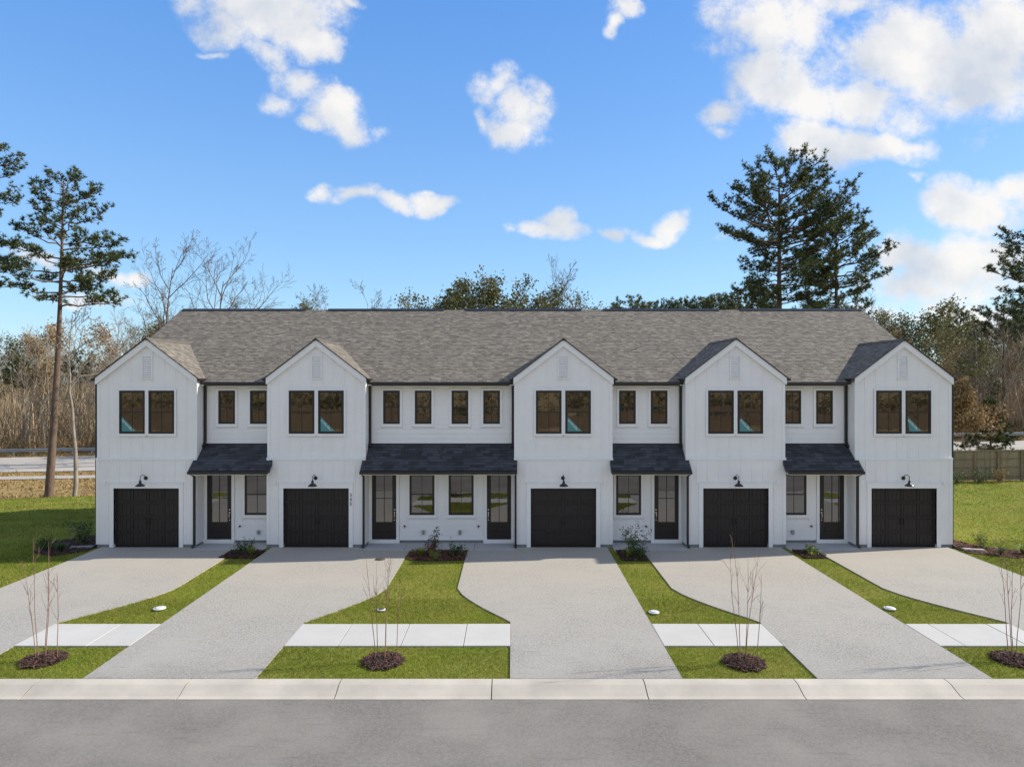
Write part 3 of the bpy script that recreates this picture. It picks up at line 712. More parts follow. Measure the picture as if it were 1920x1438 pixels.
    hx = x1-.055 if hs_ > 0 else x0+.055
    q = MB(); q.lathe((hx, yd-.041, 1.28), [(.03, 0), (.03, -.02), (.018, -.028)], 12, 'y'); q.build('deadbolt', M['brass'], do)
    q = MB(); q.tube([(hx, yd-.04, 1.16), (hx, yd-.10, 1.14), (hx, yd-.105, 1.0), (hx, yd-.04, .90)], .013, 8); q.lathe((hx, yd-.041, 1.17), [(.025, 0), (.025, -.015)], 10, 'y').lathe((hx, yd-.041, .90), [(.02, 0), (.02, -.015)], 10, 'y'); q.build('handle', M['brass'], do)
    q = MB(); k = .11
    q.box(x0-k, x0, yd-.03, yd+.02, .1, z1+.04).box(x1, x1+k, yd-.03, yd+.02, .1, z1+.04).box(x0, x1, yd-.03, yd+.02, z1+.003, z1+.04)
    q.build('casing', M['trim'], do)
    MB().box(x0-k-.02, x1+k+.02, yd-.10, yd+.02, .045, .175).build('threshold', M['trim'], do)
    # ---- garage door
    ygd = DF+.10
    gd = MB(); gd.box(gx0+.004, gx1-.004, ygd+.02, ygd+.05, .03, GT-.002); gdo = gd.build('garage_door', M['garage'], H)
    nsec = 4; shh = (GT-.04)/nsec; cw = (gx1-gx0)/4
    for r in range(nsec):
        za = .035+r*shh; zb = za+shh-.012
        c_ = MB(); fr = .07
        c_.box(gx0+.004, gx1-.004, ygd, ygd+.019, za, za+fr*.6).box(gx0+.004, gx1-.004, ygd, ygd+.019, zb-fr*.6, zb)
        for k in range(5):
            xa_ = gx0+.004 + k*((gx1-gx0-.008-fr)/4); c_.box(xa_, xa_+fr, ygd, ygd+.019, za+fr*.6, zb-fr*.6)
        c_.build('door_section', M['garage'], gdo)
        for k in range(4):
            pw = (gx1-gx0-.008-fr)/4; xa_ = gx0+.004+fr+k*pw+.03; xb_ = gx0+.004+(k+1)*pw-.03
            t_p = MB()
            nv = 3; wv = (xb_-xa_)/nv
            for v_ in range(nv): t_p.box(xa_+v_*wv+.004, xa_+(v_+1)*wv-.004, ygd+.008, ygd+.019, za+fr*.6+.03, zb-fr*.6-.03)
            t_p.build('door_panel', M['garage'], gdo)
    for zc in (GT-shh*1.0+.02, .035+shh*1.0-.03):
        for sg in (-1, 1):
            q = MB(); xe = gx0+.01 if sg < 0 else gx1-.01
            P = [(xe, ygd-.008, zc-.03), (xe-sg*.42, ygd-.008, zc-.012), (xe-sg*.47, ygd-.008, zc), (xe-sg*.42, ygd-.008, zc+.012), (xe, ygd-.008, zc+.03)]
            q.prism(P if sg > 0 else P[::-1], (0, .007, 0)); q.build('strap_hinge', M['black'], gdo)
    for sg in (-1, 1):
        q = MB(); xh = bc+sg*.055; q.tube([(xh, ygd, 1.07), (xh, ygd-.035, 1.05), (xh, ygd-.035, .86), (xh, ygd, .84)], .013, 6).box(xh-.022, xh+.022, ygd-.006, ygd-.001, .81, 1.10); q.build('handle', M['black'], gdo)
    q = MB(); k = .15
    q.box(gx0-k, gx0, DF-.03, DF+.1, .02, GT+.0).box(gx1, gx1+k, DF-.03, DF+.1, .02, GT+.0).box(gx0-k, gx1+k, DF-.031, DF-.001, GT+.001, GT+.19).box(gx0-k-.03, gx1+k+.03, DF-.05, DF-.001, GT+.192, GT+.215)
    q.build('garage_casing', M['trim'], H)
    MB().box(gx0+.01, gx1-.01, ygd-.01, ygd+.06, .034, .05).build('weather_strip', M['black'], gdo)
    # ---- barn lamp
    lx_, lz_ = bc-.02, GT+.37
    lp = MB(); lp.lathe((lx_, DF-.001, lz_), [(.07, 0), (.07, -.02), (.05, -.03)], 20, 'y'); lo = lp.build('wall_lamp', M['black'], H)
    pts = [(lx_, DF-.03, lz_)] + [(lx_, DF-.03-.36*(1-math.cos(t))/1.7, lz_+.13*math.sin(t)*1.1) for t in [x_*math.pi*.72/8 for x_ in range(1, 9)]]
    hx_, hy_ = lx_, pts[-1][1]-.01
    pts.append((lx_, hy_, lz_-.02))
    MB().tube(pts, .012, 8).build('arm', M['black'], lo)
    MB().lathe((hx_, hy_, lz_-.24), [(.155, 0), (.16, .008), (.15, .03), (.085, .085), (.05, .10), (.045, .17), (.03, .2), (.016, .23)], 24).build('lamp_shade', M['black'], lo)
    MB().lathe((hx_, hy_, lz_-.225), [(.02, -.005), (.035, .02), (.03, .06)], 12).build('bulb', M['lettering'], lo)
    # ---- gable vent
    vx = .20; v0, v1 = 6.19, 6.95
    gv = MB(); gv.box(bc-vx, bc-vx+.05, DU-.04, DU-.001, v0, v1).box(bc+vx-.05, bc+vx, DU-.04, DU-.001, v0, v1).box(bc-vx-.02, bc+vx+.02, DU-.045, DU-.001, v1, v1+.05).box(bc-vx-.02, bc+vx+.02, DU-.045, DU-.001, v0-.05, v0)
    gvo = gv.build('gable_vent', M['vent'], H)
    for k in range(9):
        zz = v0+.03+k*(v1-v0-.04)/9
        MB().prism([(bc-vx+.051, DU-.032, zz), (bc-vx+.051, DU-.006, zz+.05), (bc-vx+.051, DU-.002, zz+.05), (bc-vx+.051, DU-.028, zz-.004)][::-1], (2*vx-.102, 0, 0)).build('slat', M['vent'], gvo)
    # ---- downspouts
    xi = inner + s*.075
    q = MB(); w_2 = .037
    xd = inner+s*.055
    q.box(xd-w_2, xd+w_2, DR_-.115, DR_-.03, 3.82, 5.90).prism([(xd-w_2, DR_-.115, 3.82), (xd-w_2, DR_-.03, 3.82), (xd-w_2, DR_-.20, 3.60), (xd-w_2, DR_-.28, 3.64)], (2*w_2, 0, 0)); q.build('downspout', M['dark'], H)
    xd = inner-s*.05
    q = MB(); q.box(xd-.036, xd+.036, DF-.105, DF-.033, .16, 2.60)
    q.prism([(xd-.036, DF-.105, 2.60), (xd-.036, DF-.033, 2.60), (xd-.036, PE[0]-.02, 2.76), (xd-.036, PE[0]-.1, 2.76)][::-1], (.072, 0, 0))
    q.prism([(xd-.036, DF-.105, .16), (xd-.036, DF-.033, .16), (xd-.036, DF-.20, .05), (xd-.036, DF-.26, .09)], (.072, 0, 0)); q.build('downspout', M['dark'], H)
    if end_l or end_r:
        sg = -1 if end_l else 1; xe = (ba if end_l else bb)+sg*.045
        q = MB(); q.box(xe-.037, xe+.037, DU+.0, DU+.08, .08, ZE-.12).prism([(xe-.037, DU, .16), (xe-.037, DU+.08, .16), (xe-.037, DU-.12, .03), (xe-.037, DU-.18, .07)][::-1], (.074, 0, 0)); q.build('downspout', M['dark'], H)
    # ---- small fittings
    xo_ = inner-s*(bb-ba)+s*.29
    q = MB(); q.box(xo_-.055, xo_+.055, DF-.03, DF-.001, 2.28, 2.42).box(xo_-.035, xo_+.035, DF-.04, DF-.031, 2.31, 2.39); q.build('wall_box', M['vent'], H)
    xf = inner+s*1.33
    q = MB(); q.tube([(xf, DR_-.02, .66), (xf, DR_-.11, .66), (xf, DR_-.12, .61)], .015, 8).lathe((xf, DR_-.022, .66), [(.035, 0), (.035, -.012)], 12, 'y').lathe((xf, DR_-.10, .69), [(.03, 0), (.03, .012)], 10); q.build('faucet', M['iron'], H)
    xf = inner+s*2.02
    q = MB(); q.box(xf-.05, xf+.05, DR_-.08, DR_-.023, .36, .50).box(xf-.055, xf+.055, DR_-.09, DR_-.02, .50, .51).box(xf-.035, xf+.035, DR_-.086, DR_-.081, .38, .48); q.build('outlet_cover', M['galv'], H)
    # ---- porch slab
    q = MB(); 
    xm_ = inner+s*1.45
    for (a_, c_) in ((ea+.002, xm_-.004), (xm_+.004, eb-.002)): MB().box(a_, c_, 24.35, DR_+.01, -.08, .043).build('porch_slab', M['slabgrey'], H, bevel=.008)
    # house numbers on 345
    if i == 1:
        for ch, zz in (('3', 1.88), ('4', 1.72), ('5', 1.56)):
            cu = text_mesh('house_number', ch, .165, .006, M['black'])
            o = bpy.data.objects.new('house_number', cu); reg(o, H, (gx1+.075, DF-.038, zz)); o.rotation_euler = (R(90), 0, 0)
    # ---- AVAILABLE sign in the window
    wx = wl_ if i == 0 else wr_
    xa_ = wx[0]+.085; za_ = wz0+.085; yv = DU-.02-.0145
    SX, SZ = .53, .54
    sgn_ = empty('window_sign', (xa_, yv, za_), SL[i], 'sign', 'AVAILABLE signs in the upstairs windows')
    MB().prism([(xa_, yv, za_), (xa_+SX, yv, za_), (xa_, yv, za_+SZ)], (0, .003, 0)).build('sign_face', M['teal'], sgn_)
    cu = text_mesh('lettering', 'AVAILABLE', .115, .0008, M['lettering'])
    ang = math.atan2(SZ, SX)
    o = bpy.data.objects.new('lettering', cu)
    off = .035+.075
    mx_, mz_ = xa_+SX/2-off*math.sin(ang), za_+SZ/2-off*math.cos(ang)
    reg(o, sgn_, (mx_, yv-.002, mz_)); o.rotation_euler = (R(90), ang, 0)

# ------------------------------------------------------------------ tree growing
def rnd_perp(rng, d):
    a = rng.normal(size=3); a -= d*np.dot(a, d); return a/np.linalg.norm(a)
def seg_mesh(S_, n):
    """S_: list of (p0,p1,r0,r1)"""
    P0 = np.array([s[0] for s in S_]); P1 = np.array([s[1] for s in S_]); R0 = np.array([s[2] for s in S_]); R1 = np.array([s[3] for s in S_])
    T = P1-P0; T /= np.linalg.norm(T, axis=1, keepdims=True)+1e-9
    A = np.where(np.abs(T[:, 2:3]) < .9, np.array([[0, 0, 1.]]), np.array([[1., 0, 0]]))
    U = np.cross(T, A); U /= np.linalg.norm(U, axis=1, keepdims=True); Vv = np.cross(T, U)
    an = np.arange(n)*2*np.pi/n; c, s = np.cos(an), np.sin(an)
    ring = U[:, None, :]*c[None, :, None]+Vv[:, None, :]*s[None, :, None]
    A0 = P0[:, None]+ring*R0[:, None, None]; A1 = P1[:, None]+ring*R1[:, None, None]
    V = np.concatenate([A0, A1], 1).reshape(-1, 3); m = len(S_)
    k = np.arange(n); k2 = (k+1) % n
    f = np.stack([k, k2, k2+n, k+n], 1)
    F = (f[None]+(np.arange(m)*2*n)[:, None, None]).reshape(-1, 4)
    return V, F
def join_q(parts):
    V = []; F = []; b = 0
    for v, f in parts:
        V.append(v); F.append(f+b); b += len(v)
    return np.concatenate(V), np.concatenate(F)
def walk(rng, p, d, L, r0, r1, n, wob, up):
    pts = [np.array(p, float)]; d = np.array(d, float); d /= np.linalg.norm(d); out = []; dirs = [d.copy()]
    for k in range(n):
        q = pts[-1]+d*L/n; a = r0+(r1-r0)*k/n; b = r0+(r1-r0)*(k+1)/n
        out.append((pts[-1], q, a, b)); pts.append(q)
        d = d+rng.normal(size=3)*wob+np.array([0, 0, up]); d /= np.linalg.norm(d); dirs.append(d.copy())
    return out, pts, dirs
def bare_tree(seed, Hh, r=.16, first=.35, spread=.75, levels=3, nch=(11, 7, 4), lean=(0, 0), wob=.08, bl=.42, up=.06, tmin=.012):
    rng = np.random.default_rng(seed); thick = []; thin = []; tips = []
    out, pts, dirs = walk(rng, (0, 0, 0), (lean[0], lean[1], 1), Hh, r, r*.12, 12, wob*.55, .03)
    thick += out
    stack = []
    def spawn(pts, dirs, L, rad, lvl, f0, n):
        for k in range(n):
            t = f0+(1-f0)*(k+rng.uniform(.1, .9))/n; x = t*(len(pts)-1); i = min(int(x), len(pts)-2); fr = x-i
            p = pts[i]*(1-fr)+pts[i+1]*fr; d = dirs[i]
            pr = rnd_perp(rng, d); sp = spread*rng.uniform(.6, 1.3); nd = d*math.cos(sp)+pr*math.sin(sp)
            stack.append((p, nd, L*rng.uniform(.6, 1.15)*(1.15-.7*t if lvl == 0 else 1.1-.5*t), rad*(1.05-.75*t), lvl))
    spawn(pts, dirs, Hh*bl, r*.5, 0, first, nch[0])
    tips.append((pts[-1], dirs[-1]))
    while stack:
        p, d, L, rad, lvl = stack.pop()
        n = (5, 4, 3, 2)[min(lvl, 3)]
        o, ps, ds = walk(rng, p, d, L, max(rad, tmin), max(rad*.25, tmin*.65), n, wob*1.6, up)
        (thick if lvl == 0 else thin).extend(o)
        tips.append((ps[-1], ds[-1]))
        if lvl >= 1: tips.append((ps[len(ps)//2], ds[len(ps)//2]))
        if lvl+1 < levels+1 and lvl < len(nch)-1+1 and lvl+1 <= len(nch)-1:
            spawn(ps, ds, L*.5, rad*.5, lvl+1, .25, nch[lvl+1])
    return thick, thin, tips
def leaf_cloud(rng, C, D, k, size, spreadr, width=.5, flat=False):
    """k leaves round every centre -> tris"""
    n = len(C)*k; c = np.repeat(C, k, 0)+rng.normal(size=(n, 3))*spreadr
    a = rng.normal(size=(n, 3)); a += np.repeat(D, k, 0)*.5; a /= np.linalg.norm(a, axis=1, keepdims=True)
    b = np.cross(a, rng.normal(size=(n, 3))); b /= np.linalg.norm(b, axis=1, keepdims=True)
    s = size*rng.uniform(.6, 1.3, (n, 1))
    V = np.stack([c, c+a*s*.5+b*s*width*.5, c+a*s, c+a*s*.5-b*s*width*.5], 1).reshape(-1, 3)
    F = np.arange(n*4).reshape(-1, 4); tone = np.repeat(rng.uniform(0, 1, len(C)), k)*.6+rng.uniform(0, .4, n)
    return V, F, tone
def needle_tufts(rng, C, D, k, L, w):
    n = len(C)*k; c = np.repeat(C, k, 0)
    a = rng.normal(size=(n, 3)); a /= np.linalg.norm(a, axis=1, keepdims=True); a += np.repeat(D, k, 0)*.75+np.array([0, 0, .25]); a /= np.linalg.norm(a, axis=1, keepdims=True)
    b = np.cross(a, rng.normal(size=(n, 3))); b /= np.linalg.norm(b, axis=1, keepdims=True)
    s = L*rng.uniform(.6, 1.15, (n, 1))
    V = np.stack([c-b*w*.5, c+b*w*.5, c+a*s], 1).reshape(-1, 3); F = np.arange(n*3).reshape(-1, 3)
    tone = np.clip(np.repeat(rng.uniform(0, 1, len(C)), k)*.7+rng.uniform(0, .3, n), 0, 1)
    return V, F, tone
def tree_obj(name, x, y, z, wood, crown, label, cat, group=None, mw=None, mc=None, crown_name='crown'):
    """wood: list of (V,F quads); crown (V,F,tone)"""
    V, F = join_q(wood)
    if crown is None:
        me = fast_mesh(name, V, F, smooth=True); me.materials.append(mw); o = bpy.data.objects.new(name, me); reg(o, None, (x, y, z)); tag(o, label, cat, group); return o
    o = empty(name, (x, y, z), label, cat, group)
    me = fast_mesh('trunk', V, F, smooth=True); me.materials.append(mw); reg(bpy.data.objects.new('trunk', me), o, (x, y, z))
    me = fast_mesh(crown_name, crown[0], crown[1], {'tone': crown[2]}); me.materials.append(mc); reg(bpy.data.objects.new(crown_name, me), o, (x, y, z))
    return o
def pine(seed, Hh, r, R_, f0, prof, nb=34, lean=(0, 0), droop=.0, tuftL=.30, dens=1., skip=None, k=11, rise=.95):
    rng = np.random.default_rng(seed); wood = []; C = []; D = []
    out, pts, dirs = walk(rng, (0, 0, -.3), (lean[0], lean[1], 1), Hh+.3, r, r*.16, 14, .012, .02)
    V1 = seg_mesh(out, 12); thin = []
    for b in range(nb):
        t = f0+(1-f0)*((b+.5)/nb)**.92
        x = t*(len(pts)-1); i = min(int(x), len(pts)-2); p = pts[i]*(1-(x-i))+pts[i+1]*(x-i)
        tt = (t-f0)/(1-f0); az = b*2.39996+rng.uniform(-.5, .5); L = R_*prof(tt)*rng.uniform(.62, 1.12)
        if skip and skip(tt, az, rng): continue
        el = -.12+rise*tt**1.6-droop*(1-tt)+rng.uniform(-.12, .2)
        d = np.array([math.cos(az)*math.cos(el), math.sin(az)*math.cos(el), math.sin(el)])
        rb = max(.03, r*.36*(1-.6*tt)*min(1, L/R_*1.3))
        o, ps, ds = walk(rng, p, d, L, rb, rb*.22, 6, .09, .07); thin += o
        nt_ = int(max(4, L*3.4*dens))
        for j in range(nt_):
            f = .30+.70*(j+rng.uniform(0, 1))/nt_; xx = f*(len(ps)-1); ii = min(int(xx), len(ps)-2); q = ps[ii]*(1-(xx-ii))+ps[ii+1]*(xx-ii)
            pr = rnd_perp(rng, ds[ii]); pr[2] = abs(pr[2])*.6 if rng.random() < .7 else pr[2]*.5
            nd = ds[ii]*.75+pr*.85; L2 = L*.30*(1.25-f*.6)*rng.uniform(.6, 1.2)+.25
            o2, p2, d2 = walk(rng, q, nd, L2, rb*.32, .012, 3, .14, .08); thin += o2
            for g_ in range(int(2+L2*3.0*dens)):
                ff = .35+.65*rng.random(); xq = ff*3; iq = min(int(xq), 2); c = p2[iq]*(1-(xq-iq))+p2[iq+1]*(xq-iq)
                C.append(c+rng.normal(size=3)*.09); D.append(d2[iq])
            C.append(p2[-1]); D.append(d2[-1])
        C.append(ps[-1]); D.append(ds[-1])
    V2 = seg_mesh(thin, 4)
    C = np.array(C); D = np.array(D)
    cr = needle_tufts(rng, C, D, k, tuftL, .045)
    return [V1, V2], cr

gz = lambda x, y: float(hgt(x, y))
def pine2(seed, Hh, r, zs, envL, envR, nb=60, lean=0., dens=1., tuftL=.27, k=12, curve=.0, gap=.0, tw=.045):
    """zs/envL/envR: crown radius on either side at heights zs (ascending)"""
    rng = np.random.default_rng(seed); C = []; D = []; thin = []
    tp = [np.array([lean*h_/Hh*Hh + curve*math.sin(h_/Hh*3.1), 0, h_]) for h_ in np.linspace(-.3, Hh, 16)]
    out = [(tp[j], tp[j+1], r*(1-.86*j/15), r*(1-.86*(j+1)/15)) for j in range(15)]
    V1 = seg_mesh(out, 12)
    def on_trunk(z): x_ = (np.clip(z, 0, Hh)+.3)/(Hh+.3)*15; j = min(int(x_), 14); return tp[j]*(1-(x_-j))+tp[j+1]*(x_-j)
    z0, z1 = zs[0], zs[-1]
    for b in range(nb):
        tt = (b+.5)/nb; z = z0+(z1-z0)*tt+rng.normal()*.15; az = b*2.39996+rng.uniform(-.4, .4); ca = math.cos(az)
        rl, rr_ = np.interp(z, zs, envL), np.interp(z, zs, envR)
        side = rr_ if ca > 0 else rl; rad = side*abs(ca)+(rl+rr_)*.5*(1-abs(ca)); rad *= rng.uniform(.68, 1.03)
        rise = rad*(.10+.55*tt**1.5)*rng.uniform(.7, 1.2)
        p0 = on_trunk(min(z-rise, Hh-.3)); p2 = np.array([tp[-1][0]*0+on_trunk(z)[0]+math.cos(az)*rad, math.sin(az)*rad, z])
        p1 = (p0+p2)/2+np.array([math.cos(az)*rad*.12, math.sin(az)*rad*.12, -rise*.22+rng.normal()*.15])
        ts = np.linspace(0, 1, 8); ps = [(1-t)**2*p0+2*t*(1-t)*p1+t*t*p2+rng.normal(size=3)*.07*(0 < t < 1) for t in ts]
        L = np.linalg.norm(p2-p0); rb = max(.02, min(r*.3, .012+.014*L))
        for j in range(7): thin.append((ps[j], ps[j+1], rb*(1-.11*j), rb*(1-.11*(j+1))))
        ds = [(ps[min(j+1, 7)]-ps[max(j-1, 0)]) for j in range(8)]; ds = [d/(np.linalg.norm(d)+1e-6) for d in ds]
        nt_ = int(max(4, L*3.2*dens))
        for j in range(nt_):
            f = .36+.64*(j+rng.uniform(0, 1))/nt_; xx = f*7; ii = min(int(xx), 6); q = ps[ii]*(1-(xx-ii))+ps[ii+1]*(xx-ii)
            pr = rnd_perp(rng, ds[ii]); pr[2] = abs(pr[2])*.7
            L2 = (.35+.13*L)*rng.uniform(.5, 1.15)
            o2, p2_, d2 = walk(rng, q, ds[ii]*.7+pr*.9, L2, .018, .009, 3, .14, .12); thin.extend(o2)
            for g_ in range(int(2+L2*4.5*dens)):
                ff = .3+.7*rng.random(); xq = ff*3; iq = min(int(xq), 2); c = p2_[iq]*(1-(xq-iq))+p2_[iq+1]*(xq-iq)
                C.append(c+rng.normal(size=3)*.10); D.append(d2[iq])
            C.append(p2_[-1]); D.append(d2[-1])
        C.append(ps[-1]); D.append(ds[-1])
    C = np.array(C); D = np.array(D); cr = needle_tufts(rng, C, D, k, tuftL, tw)
    return [V1, seg_mesh(thin, 4)], cr
# --- pines
x, y = W(91, 41.6), 41.6
wd, cr = pine2(11, 19.4, .25, [11.9, 12.6, 13.6, 15, 16, 16.6, 17.5, 18.4, 19.6, 20.3], [1.3, 2.2, 3.3, 3.1, 2.2, 1.0, 1.2, 2.0, 1.5, .5], [3.6, 4.3, 3.7, 4.1, 4.1, 3.6, 3.0, 2.5, 1.6, .6], nb=44, lean=.047, dens=1.25, curve=.15)
tree_obj('pine_tree', x, y, gz(x, y)-.2, wd, cr, 'tall slender pine with long bare trunk standing on the verge left of the row', 'tree', 'tall pines', M['bark'], M['needle'])
x, y = W(-66, 46), 46
wd, cr = pine2(12, 24.0, .3, [13.2, 13.8, 15.5, 16.6, 17.9, 18.8, 20.4, 21.8, 23.8, 25.2], [2.5, 3, 4, 4, 4, 4, 4, 3.6, 3.2, 1], [1.8, 2.8, 3.9, 4.2, 2.6, 2.2, 4.4, 3.6, 3.3, 1.0], nb=52, dens=1.15)
tree_obj('pine_tree', x, y, gz(x, y)-.2, wd, cr, 'pine at the far left edge, only its right-hand boughs in view above the lawn', 'tree', 'tall pines', M['bark'], M['needle'])
x, y = W(1461, 52), 52
wd, cr = pine2(13, 22.0, .36, [10.4, 12.3, 14.8, 16.0, 17.2, 18.8, 20.3, 21.3, 22.4, 23.2, 23.7], [2.6, 2.9, 3.2, 2.4, 3.1, 4.5, 4.9, 3.3, 2.7, 2.0, 1.0], [3.6, 4.0, 4.2, 4.4, 4.8, 5.2, 5.2, 4.6, 3.7, 2.5, 1.2], nb=104, dens=1.15, tuftL=.29)
tree_obj('pine_tree', x, y, gz(x, y)-.2, wd, cr, 'largest pine with a broad round head rising behind the roof on the right', 'tree', 'tall pines', M['bark'], M['needle'])
x, y = W(1568, 54), 54
wd, cr = pine2(14, 18.8, .30, [10.4, 12.6, 14, 15.1, 17.2, 18.1, 19.6, 20.5], [3, 3, 3.4, 3.4, 3, 2.6, 1.7, .8], [2.2, 2.5, 3.2, 4.5, 4.2, 3.3, 2.0, .9], nb=68, dens=1.15, tuftL=.29)
tree_obj('pine_tree', x, y, gz(x, y)-.2, wd, cr, 'second pine with a lower head reaching right, just beside the largest pine', 'tree', 'tall pines', M['bark'], M['needle'])
x, y = W(1968, 50), 50
wd, cr = pine2(15, 17.4, .28, [9.5, 11, 12, 13.2, 14.4, 16, 17.4, 18.4], [2.2, 2.8, 2.9, 3.2, 4.1, 3.7, 2.4, .8], [3, 3.5, 3.5, 3.5, 3.5, 3.2, 2, .8], nb=58, dens=1.15, tuftL=.28)
tree_obj('pine_tree', x, y, gz(x, y)-.2, wd, cr, 'pine at the far right edge behind the fence, cut off by the frame', 'tree', 'tall pines', M['bark'], M['needle'])
# young dark pine behind the fence
x, y = W(1858, 49.5), 49.5
wd, cr = pine(16, 4.3, .09, 1.7, .12, lambda t: 1.15-1.0*t, nb=30, dens=2.0, tuftL=.22, k=12)
tree_obj('young_pine', x, y, gz(x, y), wd, cr, 'small dark bushy pine just behind the board fence', 'tree', None, M['bark'], M['needle'])

def copy_tree(src, x, y, sc, rz, label, group, name=None, zoff=-.2):
    c = src.copy(); COL.objects.link(c); c.location = (x, y, gz(x, y)+zoff); c.rotation_euler = (0, 0, rz); c.scale = (sc, sc, sc*1.0)
    c['label'] = label
    if group: c['group'] = group
    for ch in src.children:
        d = ch.copy(); COL.objects.link(d); d.parent = c
    return c
# mid-distance pines
wd, cr = pine2(17, 14.8, .2, [10.2, 11, 12, 13, 14, 15, 15.6], [1.2, 2.4, 3.3, 3.5, 3.1, 2.0, .8], [1.6, 2.8, 3.4, 3.3, 2.9, 2.1, .9], nb=42, dens=1.1, tuftL=.34, k=9, tw=.06)
x, y = W(1780, 88), 88
mp_ = tree_obj('pine_tree', x, y, gz(x, y), wd, cr, 'round-topped far pine above the brown woods, right of the row', 'tree', 'far pines over the woods', M['bark'], M['needle'])
mp_.location.z -= .5
spots = [(1882, 84, 1.02, 'pair-topped far pine left of the pine at the frame edge'), (1405, 74, 1.07, 'shorter pine peeping over the roof left of the largest pine'),
         (1350, 92, 1.13, 'far pine top just left of the shorter pine over the roof'), (1300, 96, 1.14, 'low dark pine top over the roof right of the middle gable'),
         (1240, 95, 1.11, 'low pine top over the roof, midway between the bare crooked tree and the pines'), (1185, 93, 1.14, 'small pine top over the roof beside the bare crooked tree'),
         (1940, 92, 1.05, 'far pine behind the pine at the right frame edge'), (1270, 99, 1.15, 'small pine top between two low pine tops over the roof'),
         (1325, 98, 1.16, 'dense small pine top second left of the shorter pine over the roof'), (1212, 97, 1.11, 'lowest pine top showing over the ridge right of the middle gable'),
         (45, 78, .66, 'short green pine among the bare woods on the left'), (150, 84, .72, 'short green pine in the bare woods right of the tall trunk')]
for k, (px, d, sc, lab) in enumerate(spots): copy_tree(mp_, W(px, d), d, sc, k*1.7, lab, 'far pines over the woods')

# --- bare trees with a character of their own
def bare_obj(seed, px, d, Hh, label, **kw):
    x, y = W(px, d), d; th, tn, tips = bare_tree(seed, Hh, **kw)
    return tree_obj('bare_tree', x, y, gz(x, y)-.2, [seg_mesh(th, 7), seg_mesh(tn, 3)], None, label, 'tree', 'bare winter trees', M['bark_dark'])
kwbig = dict(spread=.62, levels=4, nch=(13, 8, 5, 4), wob=.10, tmin=.010)
bare_obj(21, 292, 60, 17.4, 'tall bare tree with upswept twigs, left of the pair above the left gable', r=.22, first=.35, lean=(.0, 0), bl=.55, **kwbig)
bare_obj(22, 352, 58, 16.0, 'wide bare tree leaning right above the left end of the roof', r=.24, first=.3, lean=(.27, 0), bl=.62, **kwbig)
bare_obj(23, 455, 70, 14.4, 'small bare tree above the roof between the left gables', r=.14, first=.35, **kwbig)
bare_obj(24, 575, 72, 14.6, 'thin bare tree standing over the roof of townhouse 345', r=.13, first=.3, **kwbig)
bare_obj(29, 620, 76, 15.2, 'fine twigged bare tree over the roof right of townhouse 345 gable', r=.13, first=.3, **kwbig)
bare_obj(25, 672, 72, 15.2, 'slim bare tree with a forked top over the roof', r=.13, first=.3, **kwbig)
bare_obj(30, 735, 74, 14.2, 'low bare tree over the roof left of the leafy olive trees', r=.13, first=.3, **kwbig)
bare_obj(26, 1045, 64, 15.6, 'bare tree with a tall single spire over the middle gable', r=.17, first=.3, **kwbig)
bare_obj(27, 1090, 62, 14.0, 'crooked dark bare tree reaching right over the middle of the roof', r=.2, first=.35, lean=(.12, 0), **kwbig)
bare_obj(31, 1660, 80, 15.2, 'fine bare tree over the right end of the roof', r=.15, first=.3, **kwbig)
# pale crooked tree beside the tall pine
x, y = W(139, 41), 41.0
th, tn, tips = bare_tree(28, 11.2, r=.14, first=.55, spread=.8, nch=(9, 6, 4, 3), lean=(.11, 0), wob=.17)
tree_obj('bare_tree', x, y, gz(x, y)-.2, [seg_mesh(th, 8), seg_mesh(tn, 4)], None, 'pale crooked bare tree beside the tall slender pine', 'tree', 'bare winter trees', M['bark_pale'])

# --- leafy olive trees over the middle of the roof
def leafy(seed, px, d, Hh, label, m, kk=7, size=.3, spr=.27, **kw):
    x, y = W(px, d), d; th, tn, tips = bare_tree(seed, Hh, **kw); rng = np.random.default_rng(seed+500)
    tips = [t for t in tips if rng.random() < .8]
    C = np.array([t[0] for t in tips]); D = np.array([t[1] for t in tips])
    return tree_obj('leafy_tree', x, y, gz(x, y)-.2, [seg_mesh(th, 7), seg_mesh(tn, 3)], leaf_cloud(rng, C, D, kk, size, spr, .6), label, 'tree', 'leafy trees behind the roof', M['bark_grey'], m)
lk = dict(spread=.85, nch=(14, 8, 5), wob=.12, bl=.58)
lf1 = leafy(41, 872, 63, 14.0, 'broad olive-leaved tree over the roof left of the middle gable', M['leaf'], r=.26, first=.4, up=.03, kk=6, size=.26, **lk)
leafy(42, 968, 60, 12.4, 'olive-leaved tree leaning right over the roof beside the middle gable', M['leaf'], r=.24, first=.4, lean=(.12, 0), kk=5, size=.24, **lk)
leafy(43, 805, 66, 13.4, 'thin-leaved tree spreading left over the middle of the roof', M['leaf'], r=.2, first=.4, lean=(-.06, 0), kk=3, size=.22, **lk)
leafy(46, 925, 62, 12.8, 'low olive tree filling the gap over the roof between the two broad ones', M['leaf'], r=.22, first=.4, kk=6, size=.25, **lk)
leafy(48, 842, 64, 12.8, 'low olive tree over the roof just left of the tallest olive tree', M['leaf'], r=.22, first=.4, kk=5, size=.25, **lk)
leafy(49, 1120, 66, 12.6, 'thin grey-green tree over the roof right of the bare spire', M['leaf'], r=.2, first=.4, kk=3, size=.24, **lk)
leafy(44, 545, 68, 12.6, 'small grey-green tree just showing over the roof of townhouse 345', M['leaf'], r=.16, first=.4, kk=4, size=.22, **lk)
